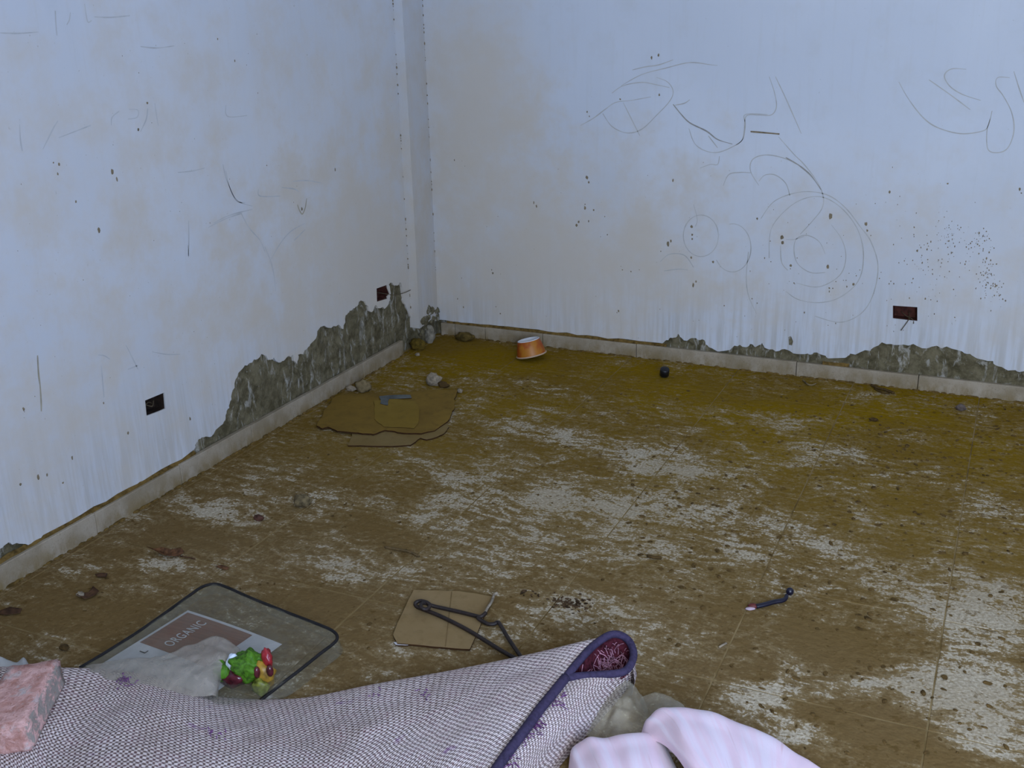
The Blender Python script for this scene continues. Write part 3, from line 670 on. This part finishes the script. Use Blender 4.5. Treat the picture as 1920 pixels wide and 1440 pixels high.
top = [[P(*q) for q in r] for r in (
  ((402,1095,zt),(470,1121,zt),(540,1149,zt),(600,1172,zt),(632,1192,zt)),
  ((340,1128,zt),(420,1160,zt-.004),(490,1182,zt-.006),(560,1205,zt-.002),(612,1216,zt)),
  ((280,1170,zt),(350,1200,zt-.006),(430,1225,zt-.012),(510,1245,zt-.006),(570,1250,zt)),
  ((215,1212,zt),(290,1245,zt-.008),(370,1265,zt-.012),(450,1285,zt-.006),(528,1282,zt)),
  ((150,1252,zt),(220,1285,zt-.008),(300,1300,zt-.01),(390,1320,zt-.006),(480,1315,zt)))]
g, Fc, uv = patch(top, 8, 8)
under(mesh('bag_top', crumple(g, .0035, 9, 4).reshape(-1, 3), Fc, M_PVC, None, True), bag)
V = []; Fc = []
for q in pipe: V += [q, np.array([q[0]+.012*(q[0]+1.72)/.3, q[1]+.012*(q[1]-1.85)/.3, .003])]
Fc = [(2*i, 2*i+1, 2*i+3, 2*i+2) for i in range(len(pipe)-1)]
under(mesh('bag_side', V, Fc, M_PVC, None, True), bag)

M_PAPER = simple('white_paper', (.62, .60, .60), .7, .06, 20, 0, .3)
M_BROWN = NT('brown_print'); p_ = M_BROWN.pos(); st = M_BROWN.noise(M_BROWN.map(p_, (1, 40, 1)), 8, 3, .5)
M_BROWN = M_BROWN.set(base=M_BROWN.mix(M_BROWN.step(st, .35, .65), (.19, .075, .040), (.25, .105, .06)), rough=.6)
T = P(352,1147,.016); A = P(235,1220,.016)-T; B = P(500,1228,.016)-T
du_ = A/np.linalg.norm(A); dv_ = B-du_*B.dot(du_); dv_ /= np.linalg.norm(dv_)
def sheet_pt(u, v, z=0): q = T+du_*u+dv_*v; return (q[0], q[1], .016+z+.004*math.sin(v*9))
ins = empty('paper_insert', tuple(T)); tag(ins, 'white paper insert with brown panel reading ORGANIC inside the clear bag', 'paper')
def sheet(name, u0, u1, v0, v1, z, mat, n=12):
    V = []; Fc = []
    for j in range(n+1):
        for u in (u0, u1): V.append(sheet_pt(u, v0+(v1-v0)*j/n, z))
    m2 = len(V); V += [(x, y, q-.0006) for x, y, q in V]
    for j in range(n): Fc += [(2*j, 2*j+1, 2*j+3, 2*j+2), (m2+2*j+2, m2+2*j+3, m2+2*j+1, m2+2*j), (2*j, 2*j+2, m2+2*j+2, m2+2*j), (2*j+3, 2*j+1, m2+2*j+1, m2+2*j+3)]
    Fc += [(1, 0, m2, m2+1), (2*n, 2*n+1, m2+2*n+1, m2+2*n)]
    return under(mesh(name, V, Fc, mat, None), ins)
sheet('paper_sheet', -.006, .30, -.006, .34, 0, M_PAPER)
sheet('brown_panel', .004, .170, .004, .245, .0009, M_BROWN)
def lettering(txt, mat, size, u0, v0, parent, u1=None):
    cu = bpy.data.curves.new('lettering', 'FONT'); cu.body = txt; cu.size = size; cu.extrude = .0003; cu.align_x = 'LEFT'; cu.space_character = 1.12
    tmp = bpy.data.objects.new('tmp_text', cu); COL.objects.link(tmp); bpy.context.view_layer.update()
    me = bpy.data.meshes.new_from_object(tmp.evaluated_get(bpy.context.evaluated_depsgraph_get())); bpy.data.objects.remove(tmp)
    wx = max(v.co.x for v in me.vertices); sc = ((u0-u1)/wx) if u1 is not None else 1
    for v in me.vertices:
        q = sheet_pt(u0-v.co.x*sc, v0-v.co.y, .0022+v.co.z); v.co = Vector(q)
    me.materials.clear(); me.materials.append(mat); o = link('lettering', me); under(o, parent); return o
lettering('ORGANIC', M_PAPER, .046, .150, .098, ins, .022)
lettering('L', M_PIPE, .03, .205, .06, ins)

def loose_film(name, label, rows, amp, fr, seed, mat, nu=8, nv=8):
    g, Fc, uv = patch([[P(*q) for q in r] for r in rows], nu, nv)
    o = mesh(name, crumple(g, amp, fr, seed).reshape(-1, 3), Fc, mat, None, True)
    s = o.modifiers.new('thickness', 'SOLIDIFY'); s.thickness = .0006
    tag(o, label, 'plastic film'); return o
loose_film('plastic_film', 'crumpled milky plastic film lying over the ORGANIC paper insert', (
  ((160,1247,.05),(230,1236,.06),(310,1228,.075),(365,1205,.085),(412,1196,.085),(450,1216,.062)),
  ((170,1262,.06),(250,1252,.068),(320,1248,.08),(375,1232,.09),(420,1228,.088),(446,1244,.056)),
  ((190,1280,.055),(270,1276,.066),(335,1272,.075),(380,1262,.08),(408,1262,.07),(415,1275,.045)),
  ((220,1300,.04),(290,1300,.045),(345,1305,.045),(385,1305,.045),(402,1305,.04),(408,1310,.02))), .008, 14, 2, M_FILM)
loose_film('plastic_film', 'greyish clear plastic film between the rolled carpet corner and pink cloth', (
  ((1148,1290,.03),(1168,1278,.045),(1185,1284,.04),(1205,1305,.02),(1216,1335,.008)),
  ((1125,1318,.03),(1155,1315,.055),(1180,1320,.05),(1198,1338,.03),(1210,1360,.012)),
  ((1108,1345,.02),(1135,1345,.035),(1160,1352,.04),(1185,1362,.03),(1205,1375,.015)),
  ((1095,1375,.006),(1120,1385,.012),(1150,1390,.018),(1180,1392,.015),(1205,1392,.008))), .010, 24, 6, M_FILM2)
loose_film('plastic_film', 'small flap of clear plastic film above the pink cloth', (
  ((1198,1310,.012),(1225,1302,.02),(1250,1303,.02),(1270,1315,.008)),
  ((1205,1330,.012),(1232,1325,.022),(1262,1322,.02),(1284,1326,.006)),
  ((1215,1352,.008),(1240,1350,.012),(1270,1348,.01),(1296,1342,.004))), .006, 24, 9, M_FILM2)
loose_film('plastic_film', 'white plastic scrap poking out behind the brick', (
  ((-30,1226,.05),(0,1231,.06),(16,1238,.05),(32,1242,.035),(44,1233,.05),(52,1243,.03)),
  ((-30,1262,.06),(0,1262,.066),(20,1262,.066),(34,1262,.066),(48,1262,.066),(60,1262,.06))), .002, 20, 3, simple('white_scrap', (.5, .5, .48), .6, .1, 30, 0, .3))

# bright crumpled wrapper
def wrapper():
    root = empty('crumpled_wrapper', tuple(P(465,1290))); tag(root, 'lumpy bright green, red and yellow scrap with white stripe on the clear bag', 'wrapper')
    def lump(name, x, y, z, rx, ry, rz, ang, mat, seed, sub=3, rough=.3):
        c = P(x, y, z); V, Fc = rock_geo(c, rx, ry, rz, ang, sub, rough, seed); return under(mesh(name, V, Fc, mat, None, True), root)
    G = simple('bright_green', (.075, .20, .010), .6, .35, 120, .002, .3); Wm = simple('white_plastic', (.62, .70, .78), .4, .08, 20, 0, .4)
    Rd = simple('glossy_red', (.36, .022, .03), .25, .25, 60, .001, .5); Y = simple('ochre_yellow', (.42, .24, .03), .4, .3, 60, .001, .4); Mr = simple('dark_maroon', (.10, .012, .02), .2, .3, 60, 0, .6)
    lump('green_body', 466,1245,.072, .046,.034,.034, .2, G, 1, 4, .45); lump('green_end', 416,1258,.058, .024,.022,.026, .3, G, 4, 3, .4)
    lump('white_stripe', 437,1243,.078, .008,.016,.028, -.6, Wm, 6, 3, .25)
    lump('red_lobe', 501,1236,.084, .019,.014,.030, -.5, Rd, 2, 3, .3); lump('maroon_shade', 436,1270,.040, .040,.022,.024, .1, Mr, 8, 3, .4)  # the maroon lump stands in for shadow at the lower left
    lump('yellow_frame', 494,1264,.050, .030,.020,.034, .1, Y, 3, 3, .35)
    lump('maroon_spot', 482,1261,.068, .007,.009,.017, -.3, Mr, 5, 2, .1); lump('maroon_spot', 506,1258,.070, .009,.009,.017, .2, Mr, 9, 2, .1)
    lump('green_tip', 487,1288,.030, .022,.012,.022, .1, simple('yellow_green', (.20, .22, .03), .4, .4, 80, .001, .4), 7, 3, .45)
wrapper()

# ------------------------------------------------------------------ pink-white cloth in the foreground
def cloth_material():
    t = NT('pink_white_cloth'); uv = t.n('UVMap'); u = t.n('SeparateXYZ', [uv])
    s = t.noise(t.map(uv, (30, 2, 1)), 1.0, 4, .6)
    c = t.mix(t.step(s, .42, .62), (.80, .60, .67), (.80, .68, .75)); c = t.mix(t.math('MULTIPLY', t.step(t.noise(t.map(uv, (60, 3, 1)), 1.0, 3, .5), .62, .7), .5), c, (.66, .38, .40))
    t.bump(t.noise(uv, 30, 3), .002, .4); return t.set(base=c, rough=.85, spec=.15, sheen=.2)
M_CLOTH = cloth_material()
cloth = empty('cloth', tuple(P(1300,1430))); tag(cloth, 'crumpled pink-white cloth heaped in the foreground', 'cloth')
def cloth_fold(rows, nu, nv, wr, seed):
    R_ = [[P(*q) for q in r] for r in rows]; g, Fc, uv = patch(R_, nu, nv); m, n = g.shape[:2]
    for i in range(m):
        for j in range(n):
            k = min(1, i/10); g[i, j, 2] = max(.002, g[i, j, 2]+k*wr*(noise.noise(Vector((uv[i*n+j][0]*26+seed, uv[i*n+j][1]*5, seed)))))
    o = mesh('cloth_fold', g.reshape(-1, 3), [f[::-1] for f in Fc], M_CLOTH, None, True, uv); under(o, cloth)
    s = o.modifiers.new('thickness', 'SOLIDIFY'); s.thickness = .004; s.offset = -1
cloth_fold([[(1205,1392,.0),(1218,1380,0),(1250,1372,0),(1310,1368,0),(1380,1386,0),(1460,1416,0),(1548,1456,.0),(1610,1500,0)],
            [(1202,1374,.05),(1213,1347,.085),(1240,1330,.105),(1300,1328,.11),(1370,1347,.10),(1450,1384,.075),(1540,1440,.035),(1600,1490,.004)],
            [(1212,1382,.07),(1236,1356,.105),(1270,1352,.125),(1320,1360,.125),(1385,1382,.115),(1450,1418,.09),(1520,1470,.05),(1570,1520,.01)],
            [(1240,1392,.085),(1262,1392,.115),(1295,1400,.13),(1345,1412,.13),(1400,1432,.12),(1450,1465,.1),(1500,1510,.06),(1540,1560,.01)],
            [(1268,1420,.09),(1290,1432,.12),(1330,1455,.13),(1370,1475,.13),(1410,1500,.12),(1450,1530,.1),(1480,1570,.06),(1510,1610,.01)],
            [(1300,1475,.08),(1330,1500,.1),(1370,1530,.11),(1400,1555,.11),(1430,1580,.1),(1460,1600,.08),(1480,1640,.04),(1500,1680,.0)]], 10, 8, .012, 1)
cloth_fold([[(1066,1450,.0),(1074,1415,.0),(1096,1402,.0),(1130,1398,0),(1190,1394,.0),(1235,1398,.0),(1262,1410,.0)],
            [(1066,1440,.03),(1073,1402,.045),(1095,1387,.06),(1130,1381,.068),(1190,1374,.075),(1232,1380,.060),(1250,1398,.02)],
            [(1072,1462,.05),(1085,1424,.06),(1108,1410,.07),(1145,1405,.08),(1200,1400,.085),(1240,1408,.072),(1262,1428,.02)],
            [(1080,1500,.06),(1100,1462,.07),(1125,1448,.078),(1160,1442,.085),(1210,1440,.09),(1255,1447,.075),(1282,1468,.02)],
            [(1095,1560,.05),(1120,1530,.06),(1150,1515,.07),(1190,1510,.08),(1240,1505,.08),(1282,1512,.065),(1308,1534,.02)]], 10, 8, .010, 7)

# ------------------------------------------------------------------ cardboard
def cardboard_material(name, c1, c2_, dirt):
    t = NT(name); p = t.pos(); a = t.noise(p, 4, 4, .6); b = t.noise(p, 30, 5, .65)
    c = t.mix(t.step(a, .35, .65), c1, c2_); c = t.mix(t.math('MULTIPLY', t.step(b, .5, .75), .5), c, dirt); t.bump(b, .002, .4)
    return t.set(base=c, rough=.85, spec=.15)
M_CARD = cardboard_material('muddy_cardboard', (.165, .098, .018), (.215, .13, .022), (.10, .062, .014))
M_CARDY = cardboard_material('yellowed_cardboard', (.20, .125, .018), (.225, .145, .024), (.14, .088, .017))
M_CARD2 = cardboard_material('tan_cardboard', (.235, .155, .065), (.27, .185, .085), (.17, .11, .04))
M_CEDGE = simple('dark_card_edge', (.05, .022, .008), .9, .2, 60, 0, .1)
def plate(name, px, z0, th, mat, parent, rag=.06, curl=0.0):
    pts = [P(x, y, z0+th)[:2] for x, y in px]; pts = ragged([tuple(p) for p in pts]+[tuple(pts[0])], rag, 2)[:-1]
    f = lambda a, b, d: (a, b, z0+d+curl*noise.noise(Vector((a*6, b*6, 2))))
    bm = bmesh.new(); vt = [bm.verts.new(f(a, b, th)) for a, b in pts]; vb = [bm.verts.new(f(a, b, 0)) for a, b in pts]; n = len(pts)
    eds = [bm.edges.new((vt[i], vt[(i+1) % n])) for i in range(n)]; bmesh.ops.triangle_fill(bm, edges=eds, use_beauty=True)
    tops = list(bm.faces)
    idx = {v: i for i, v in enumerate(vt)}
    for fc in tops: bm.faces.new([vb[idx[v]] for v in reversed(fc.verts)])
    for i in range(n):
        q = bm.faces.new((vt[i], vt[(i+1) % n], vb[(i+1) % n], vb[i])); q.material_index = 1
    bmesh.ops.recalc_face_normals(bm, faces=list(bm.faces))
    return under(from_bm(name, bm, [mat, M_CEDGE]), parent)
cb = empty('cardboard_sheet', tuple(P(730,785))); tag(cb, 'torn brown cardboard sheet lying flat on the floor near the left skirting', 'cardboard')
plate('lower_layer', [(652,835),(700,836),(770,834),(788,821),(800,824),(816,820),(832,813),(842,800),(830,770),(760,770),(690,780),(660,812)], .001, .005, M_CARD2 and cardboard_material('dull_cardboard', (.19, .125, .04), (.21, .145, .055), (.14, .09, .03)), cb)
plate('upper_layer', [(594,798),(604,803),(615,800),(632,808),(660,811),(680,813),(700,814),(722,806),(745,810),(790,812),(815,806),(838,790),(848,770),(853,755),(858,732),(820,730),(760,735),(700,737),(640,738),(622,748),(606,775)], .0065, .006, M_CARD, cb, .08, .003)
plate('yellow_patch', [(700,752),(735,748),(778,752),(785,790),(776,803),(720,800),(702,785)], .0135, .0012, M_CARDY, cb, .05, .003)
o = plate('blue_label', [(711,743),(728,741),(770,740),(772,746),(730,748),(727,760),(713,757)], .0140, .0018, simple('blue_grey_label', (.13, .14, .13), .7, .2, 40, 0, .2), cb, .05, .003)
c2b = empty('cardboard_piece', tuple(P(830,1165))); tag(c2b, 'square tan cardboard piece on the floor under a bent steel bar', 'cardboard')
plate('card', [(776,1106),(860,1108),(926,1119),(905,1160),(881,1217),(810,1212),(745,1206),(737,1190)], .002, .005, M_CARD2, c2b, .02)
plate('torn_lip', [(738,1204),(746,1203),(768,1206),(765,1210),(742,1209)], .0015, .003, simple('pale_paper', (.55, .52, .50), .7, .1, 30, 0, .2), c2b, .1)
plate('score_line', [(846,1109),(848,1109),(836,1212),(834,1212)], .0071, .0003, M_CEDGE and simple('score', (.17, .11, .045), .9, .1, 40, 0, .1), c2b, 0)

# ------------------------------------------------------------------ bent steel bar
M_STEEL = simple('rusty_dark_steel', (.022, .013, .010), .55, .3, 80, .001, .4)
sb = empty('bent_steel_bar', tuple(P(860,1170))); tag(sb, 'dark rusty bent steel bar lying across the square cardboard piece', 'steel bar')
zr = .014
leg1 = [P(x, y, z) for x, y, z in ((990,1246,zr),(945,1223,zr),(880,1183,zr),(825,1155,zr),(792,1142,zr+.002),(781,1137,zr+.004),(779,1131,zr+.010),(787,1127,zr+.014),(799,1129,zr+.016),(806,1135,zr+.014),(801,1142,zr+.012),(792,1141,zr+.016),(789,1134,zr+.018),(797,1131,zr+.014),(815,1137,zr+.004),(860,1147,zr),(900,1157,zr))]
under(tube('bar', spline(leg1, 5), .0055, M_STEEL, None, seg=8), sb)
leg2 = [P(x, y, z) for x, y, z in ((911,1149,zr+.012),(904,1155,zr+.010),(896,1158,zr+.006),(903,1164,zr+.002),(915,1170,zr),(927,1170,zr),(934,1167,zr+.002),(942,1178,zr),(955,1200,zr),(980,1236,zr))]
under(tube('hooked_bar', spline(leg2, 5), .0055, M_STEEL, None, seg=8), sb)
# pale twig by the bar
tube_o = tube('twig', spline([P(x, y, z) for x, y, z in ((908,1152,.022),(914,1140,.02),(922,1128,.016),(926,1116,.01),(932,1112,.008))], 4), .004, simple('pale_twig', (.36, .30, .22), .8, .3, 90, .001, .2), None, seg=6)
tag(tube_o, 'short pale twig at the upper right edge of the square cardboard', 'twig')

# ------------------------------------------------------------------ orange bowl upside down
def bowl():
    root = empty('paper_bowl', tuple(P(998,678))); tag(root, 'orange paper bowl upside down on floor by the back wall, white base up', 'bowl')
    tt = NT('orange_bowl'); p = tt.obj(); a = tt.noise(p, 16, 3, .5); c = tt.mix(tt.step(a, .4, .6), (.34, .062, .006), (.42, .155, .012)); M_O = tt.set(base=c, rough=.45, spec=.4)
    M_W = simple('white_card', (.72, .72, .74), .5, .06, 30, 0, .3)
    def lathe(prof, seg=36):
        V = []; Fc = []; n = len(prof)
        for k in range(seg):
            a = 2*math.pi*k/seg
            for r, z in prof: V.append((r*math.cos(a), r*math.sin(a), z))
        for k in range(seg):
            for i in range(n-1): Fc.append((k*n+i, ((k+1) % seg)*n+i, ((k+1) % seg)*n+i+1, k*n+i+1))
        return V, Fc
    body = mesh('bowl_wall', *lathe([(.068, .004), (.066, .02), (.060, .045), (.052, .072), (.050, .074), (.050, .070), (.058, .044), (.064, .02), (.066, .004), (.068, .004)]), M_O, root, True)
    base = mesh('bowl_base', *lathe([(.0515, .0725), (.0515, .0755), (.048, .0755), (.046, .071), (.0, .071)]), M_W, root, True)
    V, Fc = tube_geo([(.069*math.cos(2*math.pi*k/36), .069*math.sin(2*math.pi*k/36), .004) for k in range(36)], .0036, seg=8, closed=True)
    mesh('rim', V, Fc, simple('pale_rim', (.52, .36, .24), .5, .1, 30, 0, .3), root, True)
    c = P(997,672, .0); root.location = (c[0], c[1], .016); root.rotation_euler = (math.radians(3), math.radians(-13), math.radians(-24))
bowl()

# ------------------------------------------------------------------ rubble, stones and litter
M_STONE = simple('brown_stone', (.20, .15, .075), .9, .3, 60, .003, .15)
M_PALE = simple('pale_rubble', (.32, .26, .18), .9, .3, 60, .003, .15)
M_DARKS = simple('dark_mud_lump', (.085, .05, .016), .9, .3, 60, .003, .15)
def stone(name, label, cat, x, y, rx, ry, rz, mat, seed, ang=0, group=None, rough=.35):
    c = P(x, y, 0); V, Fc = rock_geo((0, 0, rz*.8), rx, ry, rz, ang, 3, rough, seed); o = mesh(name, V, Fc, mat, None, True); o.location = tuple(c); tag(o, label, cat, group); return o
stone('stone', 'rounded brown stone at the upper left edge of the torn cardboard', 'stone', 681,733, .034,.026,.028, M_STONE, 1)
stone('plaster_chunk', 'small pale plaster chunk beside brown stone at the left skirting', 'rubble', 659,732, .026,.016,.012, M_PALE, 2)
stone('plaster_chunk', 'pale plaster chunk at the top right of the torn cardboard', 'rubble', 814,722, .034,.026,.030, M_PALE, 3)
stone('mud_lump', 'dark lump touching the pale plaster chunk above the cardboard', 'rubble', 832,726, .026,.016,.014, M_DARKS, 4)
stone('pebble', 'small white pebble off the upper right cardboard corner', 'pebble', 862,736, .013,.011,.010, M_PALE, 5)
stone('stone', 'brown stone alone on the floor in front of the left skirting', 'stone', 568,948, .032,.024,.022, M_STONE, 6)
stone('mud_lump', 'small dark reddish lump left of the lone brown stone', 'rubble', 485,975, .018,.011,.010, simple('reddish_lump', (.10, .045, .03), .9, .3, 60, .002, .15), 7)
stone('stone', 'flat muddy stone against the back skirting near the corner', 'stone', 872,638, .048,.03,.022, simple('muddy_stone', (.12, .08, .02), .9, .3, 60, .003, .15), 8)
stone('mud_lump', 'mud lump on the floor at the foot of the corner pier', 'rubble', 784,655, .036,.03,.032, simple('ochre_lump', (.13, .085, .012), .9, .3, 60, .003, .15), 9)
stone('pebble', 'white pebble in front of the mud lump below the corner', 'pebble', 783,667, .012,.010,.008, M_PALE, 10)
stone('stone', 'small grey stone near the back skirting at the far right', 'stone', 1801,769, .018,.013,.014, simple('grey_stone', (.13, .10, .085), .9, .3, 60, .002, .15), 11)
stone('mud_lump', 'dark lump stuck against the back skirting at far right', 'rubble', 1851,744, .020,.012,.018, M_DARKS, 12)
stone('mud_lump', 'flat dark lump below the twig by the back skirting', 'rubble', 1638,789, .017,.010,.007, M_DARKS, 13)
stone('mud_lump', 'tiny dark lump on the floor joint left of the clear bag', 'rubble', 121,1217, .014,.009,.007, M_DARKS, 14)
stone('stone', 'grey rubble stone wedged under the corner pier', 'stone', 806,642, .03,.02,.05, simple('grey_rubble', (.26, .23, .17), .9, .3, 60, .003, .15), 15, rough=.2)

def scrap(name, label, cat, px, z, mat, curl=.01, seed=0, th=.001):
    """a curled leaf or paper scrap from its outline on the floor"""
    pts = [P(x, y, z)[:2] for x, y in px]; n = len(pts); c = sum(pts)/n; V = []; Fc = []; R3 = (1.0, .66, .33)
    for s in R3:
        for p in pts:
            q = c+(p-c)*s; V.append((q[0], q[1], .002+z+curl*(s**2)*(.5+.9*noise.noise(Vector((q[0]*40+seed, q[1]*40, 0))))))
    V.append((c[0], c[1], .002+z))
    for r in range(2):
        for i in range(n): Fc.append((r*n+i, r*n+(i+1) % n, (r+1)*n+(i+1) % n, (r+1)*n+i))
    for i in range(n): Fc.append((2*n+i, 2*n+(i+1) % n, 3*n))
    zmin = min(v[2] for v in V)-.001
    V = [(x, y, zz-max(0, zmin)) for x, y, zz in V]
    o = mesh(name, V, Fc, mat, None, True); m = o.modifiers.new('thickness', 'SOLIDIFY'); m.thickness = th; tag(o, label, cat); return o
M_LEAF = simple('dry_leaf', (.17, .075, .03), .8, .35, 60, .002, .2)
M_LEAFD = simple('dark_leaf', (.085, .04, .018), .8, .35, 60, .002, .2)
scrap('dry_leaf', 'curled dry brown leaf on the mud before the left wall', 'leaf', [(275,1033),(290,1037),(305,1034),(322,1036),(340,1031),(346,1036),(336,1046),(318,1050),(296,1044)], 0, M_LEAF, .02, 1)
tube_o = tube('twig', spline([P(x, y, z) for x, y, z in ((338,1043,.008),(352,1045,.005),(366,1048,.004))], 4), .002, M_LEAFD, None, seg=6); tag(tube_o, 'thin stalk beside the curled dry brown leaf', 'twig')
scrap('dry_leaf', 'dark leaf scrap next to a white pebble at the left', 'leaf', [(145,1122),(155,1116),(166,1112),(176,1106),(187,1112),(178,1121),(160,1128)], 0, M_LEAFD, .014, 2)
stone('pebble', 'white pebble beside the dark leaf scrap at the left', 'pebble', 151,1118, .012,.009,.008, M_PALE, 20)
scrap('dry_leaf', 'small dark leaf scrap above the white pebble at left', 'leaf', [(178,1080),(190,1076),(202,1078),(200,1085),(184,1084)], 0, M_LEAFD, .008, 3)
scrap('dry_leaf', 'long dark leaf scrap at the left edge over the brick', 'leaf', [(0,1148),(20,1142),(42,1144),(38,1152),(12,1156),(0,1154)], 0, M_LEAFD, .008, 4)
scrap('dry_leaf', 'brown leaf scrap right of the curled dry leaf', 'leaf', [(404,1064),(416,1061),(430,1066),(426,1071),(412,1068)], 0, M_LEAF, .008, 5)
def stick(label, px, r, mat, cat='twig', name='twig'):
    o = tube(name, spline([P(x, y, r*.9+dz) for x, y, dz in px], 5), r, mat, None, seg=6); tag(o, label, cat); return o
stick('thin brown twig lying on the mud left of centre', [(722,1026,0),(745,1030,.003),(765,1034,.004),(786,1043,0)], .0035, simple('brown_twig', (.13, .085, .035), .8, .3, 90, 0, .2))
stick('short dark twig right of the long floor joint at centre', [(1214,1042,0),(1226,1045,.003),(1240,1046,0)], .0045, M_DARKS)
stick('dark twig lying along the back skirting at the right', [(1634,722,.004),(1645,727,.004),(1660,731,.002),(1676,737,0)], .0055, M_DARKS)
stick('second dark twig beneath the twig at the right skirting', [(1640,729,.002),(1655,736,.002),(1668,738,0)], .0035, M_DARKS)
stick('small bent twig on the floor below the back skirting', [(1506,713,.001),(1514,720,.003),(1522,722,0),(1530,719,0)], .0035, M_STONE)
stick('tiny pale straw bit on the mud right of the carpet corner', [(1348,1214,0),(1354,1210,.003),(1362,1206,0)], .003, M_PALE, 'straw', 'straw')

# black cap near the back wall
def cap():
    root = empty('bottle_cap', tuple(P(1245,706))); tag(root, 'small black plastic cap standing on the floor below the back wall', 'cap')
    M_BK = simple('black_plastic', (.006, .006, .008), .4, .2, 40, 0, .5)
    V = []; Fc = []; seg = 18; prof = [(.0, .046), (.016, .046), (.020, .043), (.021, .012), (.019, .010), (.019, .016), (0, .016)]
    for k in range(seg):
        a = 2*math.pi*k/seg
        for r, z in prof: V.append((r*math.cos(a), r*math.sin(a), z))
    n = len(prof); Fc = [(k*n+i, ((k+1) % seg)*n+i, ((k+1) % seg)*n+i+1, k*n+i+1) for k in range(seg) for i in range(n-1)]
    o = mesh('cap_shell', V, Fc, M_BK, root, True); o.rotation_euler = (.35, .2, 0)
    V, Fc = tube_geo([(-.004, -.012, .004), (-.004, -.004, .016), (0, 0, .03)], .007, seg=8); mesh('cap_stem', V, Fc, simple('pink_stem', (.26, .15, .12), .7, .2, 40, 0, .2), root, True)
cap()
# dark blue bent strip
st_ = empty('bent_plastic_strip', tuple(P(1445,1130))); tag(st_, 'dark navy bent plastic strip with reddish end on the open floor', 'plastic strip')
M_NAVY = simple('navy_plastic', (.006, .006, .02), .35, .2, 40, 0, .5)
under(tube('strip', spline([P(x, y, z) for x, y, z in ((1418,1137,.008),(1432,1134,.009),(1450,1129,.010),(1466,1126,.010),(1473,1122,.012),(1475,1115,.016))], 5), .0085, M_NAVY, None, seg=10, flat=.8, taper=lambda t: .9 if t < .6 else .9-.35*(t-.6)/.4), st_)
V, Fc = rock_geo(P(1481,1109,.016), .011, .011, .012, 0, 2, .15, 3); under(mesh('knob', V, Fc, M_NAVY, None, True), st_)
V, Fc = rock_geo(P(1412,1136,.007), .014, .009, .007, .3, 2, .2, 5); under(mesh('red_end', V, Fc, simple('red_plastic', (.14, .03, .025), .5, .2, 40, 0, .3), None, True), st_)
V, Fc = rock_geo(P(1407,1141,.004), .014, .007, .004, .5, 2, .2, 6); under(mesh('pink_tip', V, Fc, simple('pink_plastic', (.50, .38, .42), .5, .1, 40, 0, .3), None, True), st_)

# crumbs of dried mud strewn over the floor
KEEP_OFF = [[(585,725),(870,722),(870,845),(585,845)], [(725,1098),(940,1098),(990,1240),(725,1225)], [(395,1085),(660,1185),(650,1330),(0,1440),(0,1250)], [(0,1240),(400,1290),(1060,1190),(1220,1180),(1300,1290),(1600,1460),(0,1460)], [(1395,1100),(1495,1100),(1495,1150),(1395,1150)]]
def crumbs(name, label, pts, mat, sub=1):
    parts = []
    for k, (x, y, s) in enumerate(pts):
        c = P(x, y, 0)
        if any(in_poly(x, y, z) for z in KEEP_OFF): continue
        if c[0] < LX+.03 or c[1] > BY-.03: continue
        parts.append(rock_geo((c[0], c[1], s*.22), s*random.uniform(.7, 1.6), s*random.uniform(.5, 1.0), s*.30, random.uniform(0, 3.1), sub, .5, k % 50))
    V, Fc = join_geo(parts); o = mesh(name, V, Fc, mat); tag(o, label, 'debris', kind='stuff'); return o
pts = []
for _ in range(260): pts.append((random.uniform(1150, 1920), random.triangular(770, 1330, 960), random.uniform(.003, .009)))
for _ in range(240): pts.append((random.uniform(560, 1900), random.uniform(700, 900), random.uniform(.002, .006)))
for _ in range(220): pts.append((random.uniform(150, 1300), random.uniform(900, 1240), random.uniform(.002, .006)))
for _ in range(70): pts.append((random.uniform(1500, 1920), random.uniform(760, 900), random.uniform(.003, .007)))
for _ in range(60): pts.append((random.uniform(1250, 1900), random.uniform(1250, 1430), random.uniform(.003, .008)))
crumbs('mud_crumbs', 'dark dried mud crumbs strewn over the whole floor', pts, simple('mud_crumb', (.125, .075, .024), .95, .3, 60, .002, .1), 2)
pts = [(random.gauss(1062, 16), random.gauss(1130, 7), random.uniform(.003, .007)) for _ in range(55)]+[(random.gauss(1090, 14), random.gauss(1138, 5), random.uniform(.003, .006)) for _ in range(30)]+[(1012+random.gauss(0, 14), 1118+random.gauss(0, 4), random.uniform(.003, .005)) for _ in range(8)]+[(982,1111,.012)]
crumbs('sweepings', 'small swept pile of dark crumbs beside the floor joint', pts, simple('dark_sweepings', (.085, .05, .024), .9, .4, 80, .002, .1))
# soil banked in the angle of floor and skirting
parts = []
for k in range(170):
    y = random.uniform(1.75, 4.25); s = random.uniform(.004, .010); parts.append(rock_geo((LX+.016+s*.4, y, s*.2), s*.8, s*1.8, s*.6, 0, 1, .4, k % 40))
for k in range(150):
    x = random.uniform(LX+.05, .3); s = random.uniform(.004, .009); parts.append(rock_geo((x, BY-.014-s*.4, s*.2), s*1.8, s*.8, s*.6, 0, 1, .4, k % 40))
V, Fc = join_geo(parts); tag(mesh('skirting_soil', V, Fc, M_DIRT), 'brown soil gathered along the foot of both skirtings', 'debris', kind='stuff')
